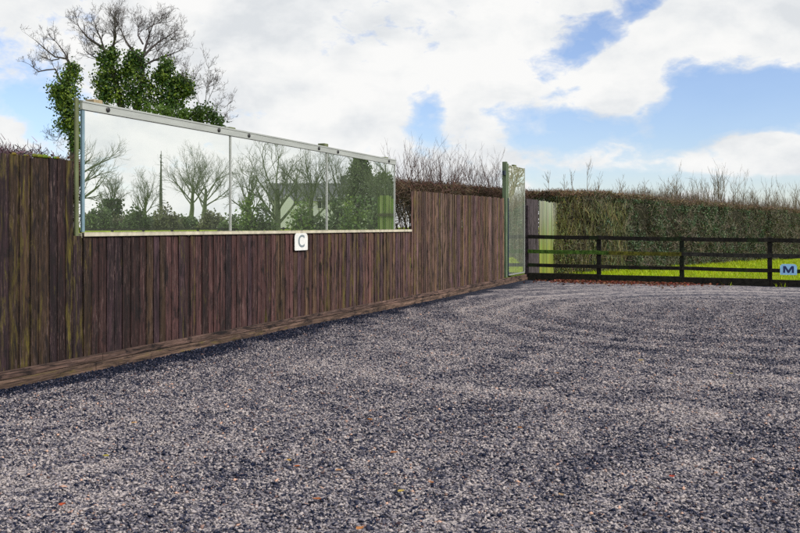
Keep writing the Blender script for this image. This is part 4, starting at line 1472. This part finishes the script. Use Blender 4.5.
# dead pole
pt = empty('dead_pole', V_(162, 74)); tag(pt, 'thin dark spire tree reflected in the left pane', 'tree')
mb = MB(); hz = ztop_px(164, 74); mb.tube([(0, 0, -.1), (0.1, 0, hz * .5), (0.25, 0.1, hz)], [0.17, 0.11, 0.02], 7, (0.10, 0.12, 0.085)); mb.build('trunk', M_BARK, pt)
mb = MB(); rg = random.Random(8)
for k in range(60):
    z = rg.uniform(1, hz * .95); a = rg.uniform(0, 6.28); l = 0.5 * (1 - z / hz) + 0.15
    mb.tube([(0.12 * z / hz * 2, 0, z), (math.cos(a) * l, math.sin(a) * l, z - 0.1)], [0.03, 0.01], 3, (0.10, 0.13, 0.08))
mb.build('crown', M_BARK, pt)


def leaf_mass(name, label, loc, rx, ry, h, seed, k, leaf, cols, cat='bush', group=None, shape='bush', trunk=False):
    t = empty(name, loc); tag(t, label, cat, group)
    ng = np.random.default_rng(seed)
    nb = max(30, k // 16)
    dv = ng.normal(0, 1, (nb, 3)); dv /= np.linalg.norm(dv, axis=1)[:, None]
    if shape == 'bush':
        dv[:, 2] = np.abs(dv[:, 2]) * 1.0
        cen = dv * ng.uniform(0.5, 1.02, (nb, 1)) * np.array([rx, ry, h])
        low = ng.random(nb) < 0.35
        cen[low, 2] = ng.uniform(0.05, 0.5, int(low.sum())) * h
    else:
        zf = ng.random(nb) ** 0.8; a = ng.uniform(0, 6.283, nb)
        rad = np.sin(np.clip(1 - zf, 0.04, 1) ** 0.6 * 1.6) * ng.uniform(0.55, 1.05, nb)
        cen = np.stack([np.cos(a) * rad * rx, np.sin(a) * rad * ry, 0.1 * h + zf * 0.9 * h], 1)
    tone_ = ng.random(nb)
    pts = np.repeat(cen, 16, 0) + ng.normal(0, 1, (nb * 16, 3)) * leaf * 1.5
    pts[:, 2] = np.abs(pts[:, 2])
    c = np.repeat(np.stack([np.interp(tone_, [0, .6, 1], [q[i] for q in cols]) for i in range(3)], 1), 16, 0) * np.clip(ng.normal(1, .25, (nb * 16, 1)), .5, 1.7)
    V, Fc = quad_cloud(pts, leaf * 1.8, ng, 0.75)
    np_obj('foliage' if shape == 'bush' else 'crown', V, Fc, M_LEAF, t, col=np.repeat(c, 4, 0))
    mb = MB(); mb.tube([(0, 0, -.1), (0.05, 0, h * .4), (0, 0, h * .75)], [0.12 * h / 3, 0.08 * h / 3, 0.03], 6, (0.05, 0.045, 0.035))
    mb.build('stem' if shape == 'bush' else 'trunk', M_BARK, t)
    return t


GREENS = ((0.075, 0.12, 0.05), (0.12, 0.18, 0.07), (0.16, 0.23, 0.085))
BRIGHT = ((0.08, 0.15, 0.035), (0.13, 0.21, 0.045), (0.19, 0.27, 0.06))
BROWNG = ((0.12, 0.13, 0.075), (0.17, 0.185, 0.10), (0.21, 0.23, 0.12))
GB = 'bushes reflected along the foot of the mirror'
adj = ('first', 'second', 'third', 'fourth', 'fifth', 'sixth', 'seventh', 'eighth', 'ninth', 'tenth', 'eleventh', 'twelfth', 'thirteenth', 'fourteenth', 'fifteenth', 'sixteenth')
for i, (px, py, Y, rxp, pal, nm) in enumerate((
        (84, 205, 66, 16, BROWNG, 'brown green'), (100, 203, 64, 14, GREENS, 'dark green'), (118, 207, 66, 14, BROWNG, 'olive'),
        (136, 205, 64, 14, GREENS, 'dark'), (152, 207, 66, 12, GREENS, 'shaded green'), (168, 204, 64, 14, BROWNG, 'brownish'), (186, 208, 66, 13, GREENS, 'low green'),
        (214, 209, 64, 14, BROWNG, 'dull brown'), (232, 204, 60, 13, GREENS, 'tall green'), (248, 195, 56, 14, BRIGHT, 'bright green'), (264, 200, 56, 12, GREENS, 'mid green'),
        (302, 200, 50, 14, BRIGHT, 'rounded bright green'), (322, 216, 50, 12, GREENS, 'low dark'), (342, 196, 52, 14, GREENS, 'large dark green'), (358, 190, 50, 16, BRIGHT, 'large light green'), (376, 200, 48, 12, GREENS, 'mossy green'))):
    hgt = ztop_px(py + (3 if i % 2 else 9) if px < 235 else py, Y) - V_(px, Y).z; rx = rxp / FPX * Y
    leaf_mass('bush', f'{nm} bush, {adj[i]} from the left in the mirror reflection', V_(px, Y), rx, rx, hgt, 200 + i, 2200, 0.10, pal, group=GB)
leaf_mass('evergreen_tree', 'dense dark evergreen tree reflected in the right pane of the mirror', V_(361, 64), 1.25, 1.25, ztop_px(157, 64), 231, 9000, 0.10, GREENS, cat='tree', shape='cone')
leaf_mass('evergreen_tree', 'low rounded evergreen tree reflected behind the right pane bushes', V_(384, 60), 1.3, 1.3, ztop_px(176, 60), 232, 4500, 0.11, GREENS, cat='tree', shape='cone')


# white house beyond the arena
def house():
    c = V_(312, 96)
    fr = (V_(312, 60) - c); fr.z = 0; fr.normalize()        # front looks back to the mirror
    rz = math.atan2(fr.x, -fr.y)                               # local -Y = front
    t = empty('house', c, rz)
    tag(t, 'white rendered house with a grey roof reflected between the bare trees', 'house')
    WM = m_plain('white_render', (0.70, 0.72, 0.72), 0.8, amount=0.08); RM = m_plain('grey_slates', (0.10, 0.11, 0.115), 0.7, nscale=(3, 3, 12), amount=0.3)
    GM = m_plain('window_glass', (0.03, 0.04, 0.05), 0.1, bmp=0); FM = m_plain('window_frame', (0.65, 0.66, 0.66), 0.5)
    m = 96 / FPX
    # image is mirrored left to right, so photo right is local -X... local x runs from the right column to the left
    X = lambda px: -(px - 312) * m if True else 0
    # find the sign that agrees with the mirror
    right = Vector((math.cos(rz), math.sin(rz), 0))
    sgn = 1.0 if (V_(330, 96) - c).dot(right) > 0 else -1.0
    X = lambda px: sgn * (px - 312) * m
    x0, x1 = sorted((X(272), X(352)))
    mb = MB(); mb.box(x0, x1, 0, 6.0, -0.1, 4.0); mb.build('wall', WM, t)
    mb = MB()
    V = [(x0 - .3, -.4, 3.9), (x1 + .3, -.4, 3.9), (x1 + .3, 3.0, 5.9), (x0 - .3, 3.0, 5.9), (x0 - .3, 6.4, 3.9), (x1 + .3, 6.4, 3.9)]
    np_obj('roof', V, [(0, 1, 2, 3), (3, 2, 5, 4), (0, 3, 4), (1, 5, 2), (0, 4, 5, 1)], RM, t)
    g0, g1 = sorted((X(276), X(300))); gm = (g0 + g1) / 2
    V = [(g0, -1.6, -.1), (g1, -1.6, -.1), (g1, -1.6, 3.2), (gm, -1.6, 4.6), (g0, -1.6, 3.2),
         (g0, -0.01, -.1), (g1, -0.01, -.1), (g1, -0.01, 3.2), (gm, -0.01, 4.6), (g0, -0.01, 3.2)]
    np_obj('gable', V, [(0, 1, 2, 3, 4), (0, 5, 6, 1), (1, 6, 7, 2), (4, 9, 5, 0), (5, 9, 8, 7, 6), (2, 7, 8, 3), (3, 8, 9, 4)], WM, t)
    for px, pyc in ((322, 203), (335, 203)):
        zc = ztop_px(pyc, 96)
        wx = X(px)
        mb = MB(); mb.box(wx - .5, wx + .5, -0.05, 0.02, zc - .6, zc + .6); w = mb.build('window', FM, t)
        mb = MB(); mb.box(wx - .42, wx - .03, -0.058, -0.03, zc - .52, zc + .52); mb.box(wx + .03, wx + .42, -0.058, -0.03, zc - .52, zc + .52); mb.build('pane', GM, w)
    mb = MB(); mb.box(X(345) - .35, X(345) + .35, 2.7, 3.3, 5.6, 6.7); mb.build('chimney', RM, t)


house()

# green mossy boards standing right of the rail fence, bright in the end of the mirror
def green_panel():
    a, b = V_(379.0, 32.5), V_(399, 32.5)
    dv = (b - a); ln = dv.length
    t = empty('green_board_panel', (a + b) / 2, math.atan2(dv.y, dv.x))
    tag(t, 'bright green mossy board panel reflected at the right end of the mirror', 'fence panel')
    rg = random.Random(4); mb = MB()
    x = -ln / 2
    while x < ln / 2:
        w = rg.uniform(0.06, 0.13); k = rg.uniform(0.45, 1.25)
        zt = 2.42 + rg.gauss(0, .05)
        c = (0.15 * k, 0.27 * k, 0.025 * k, 1) if rg.random() < .75 else (0.25, 0.33, 0.10, 1)
        yo = rg.uniform(-.02, .02)
        mb.box(x, x + w - 0.012, -0.012 + yo, 0.012 + yo, -0.05, zt, c)
        x += w
    mb.build('boards', M_ALGAE, t)
    for z in (0.5, 1.7):
        mb = MB(); mb.box(-ln / 2, ln / 2, 0.036, 0.10, z, z + 0.1, (0.07, 0.08, 0.03, 1)); mb.build('back_rail', M_ALGAE, t)


green_panel()
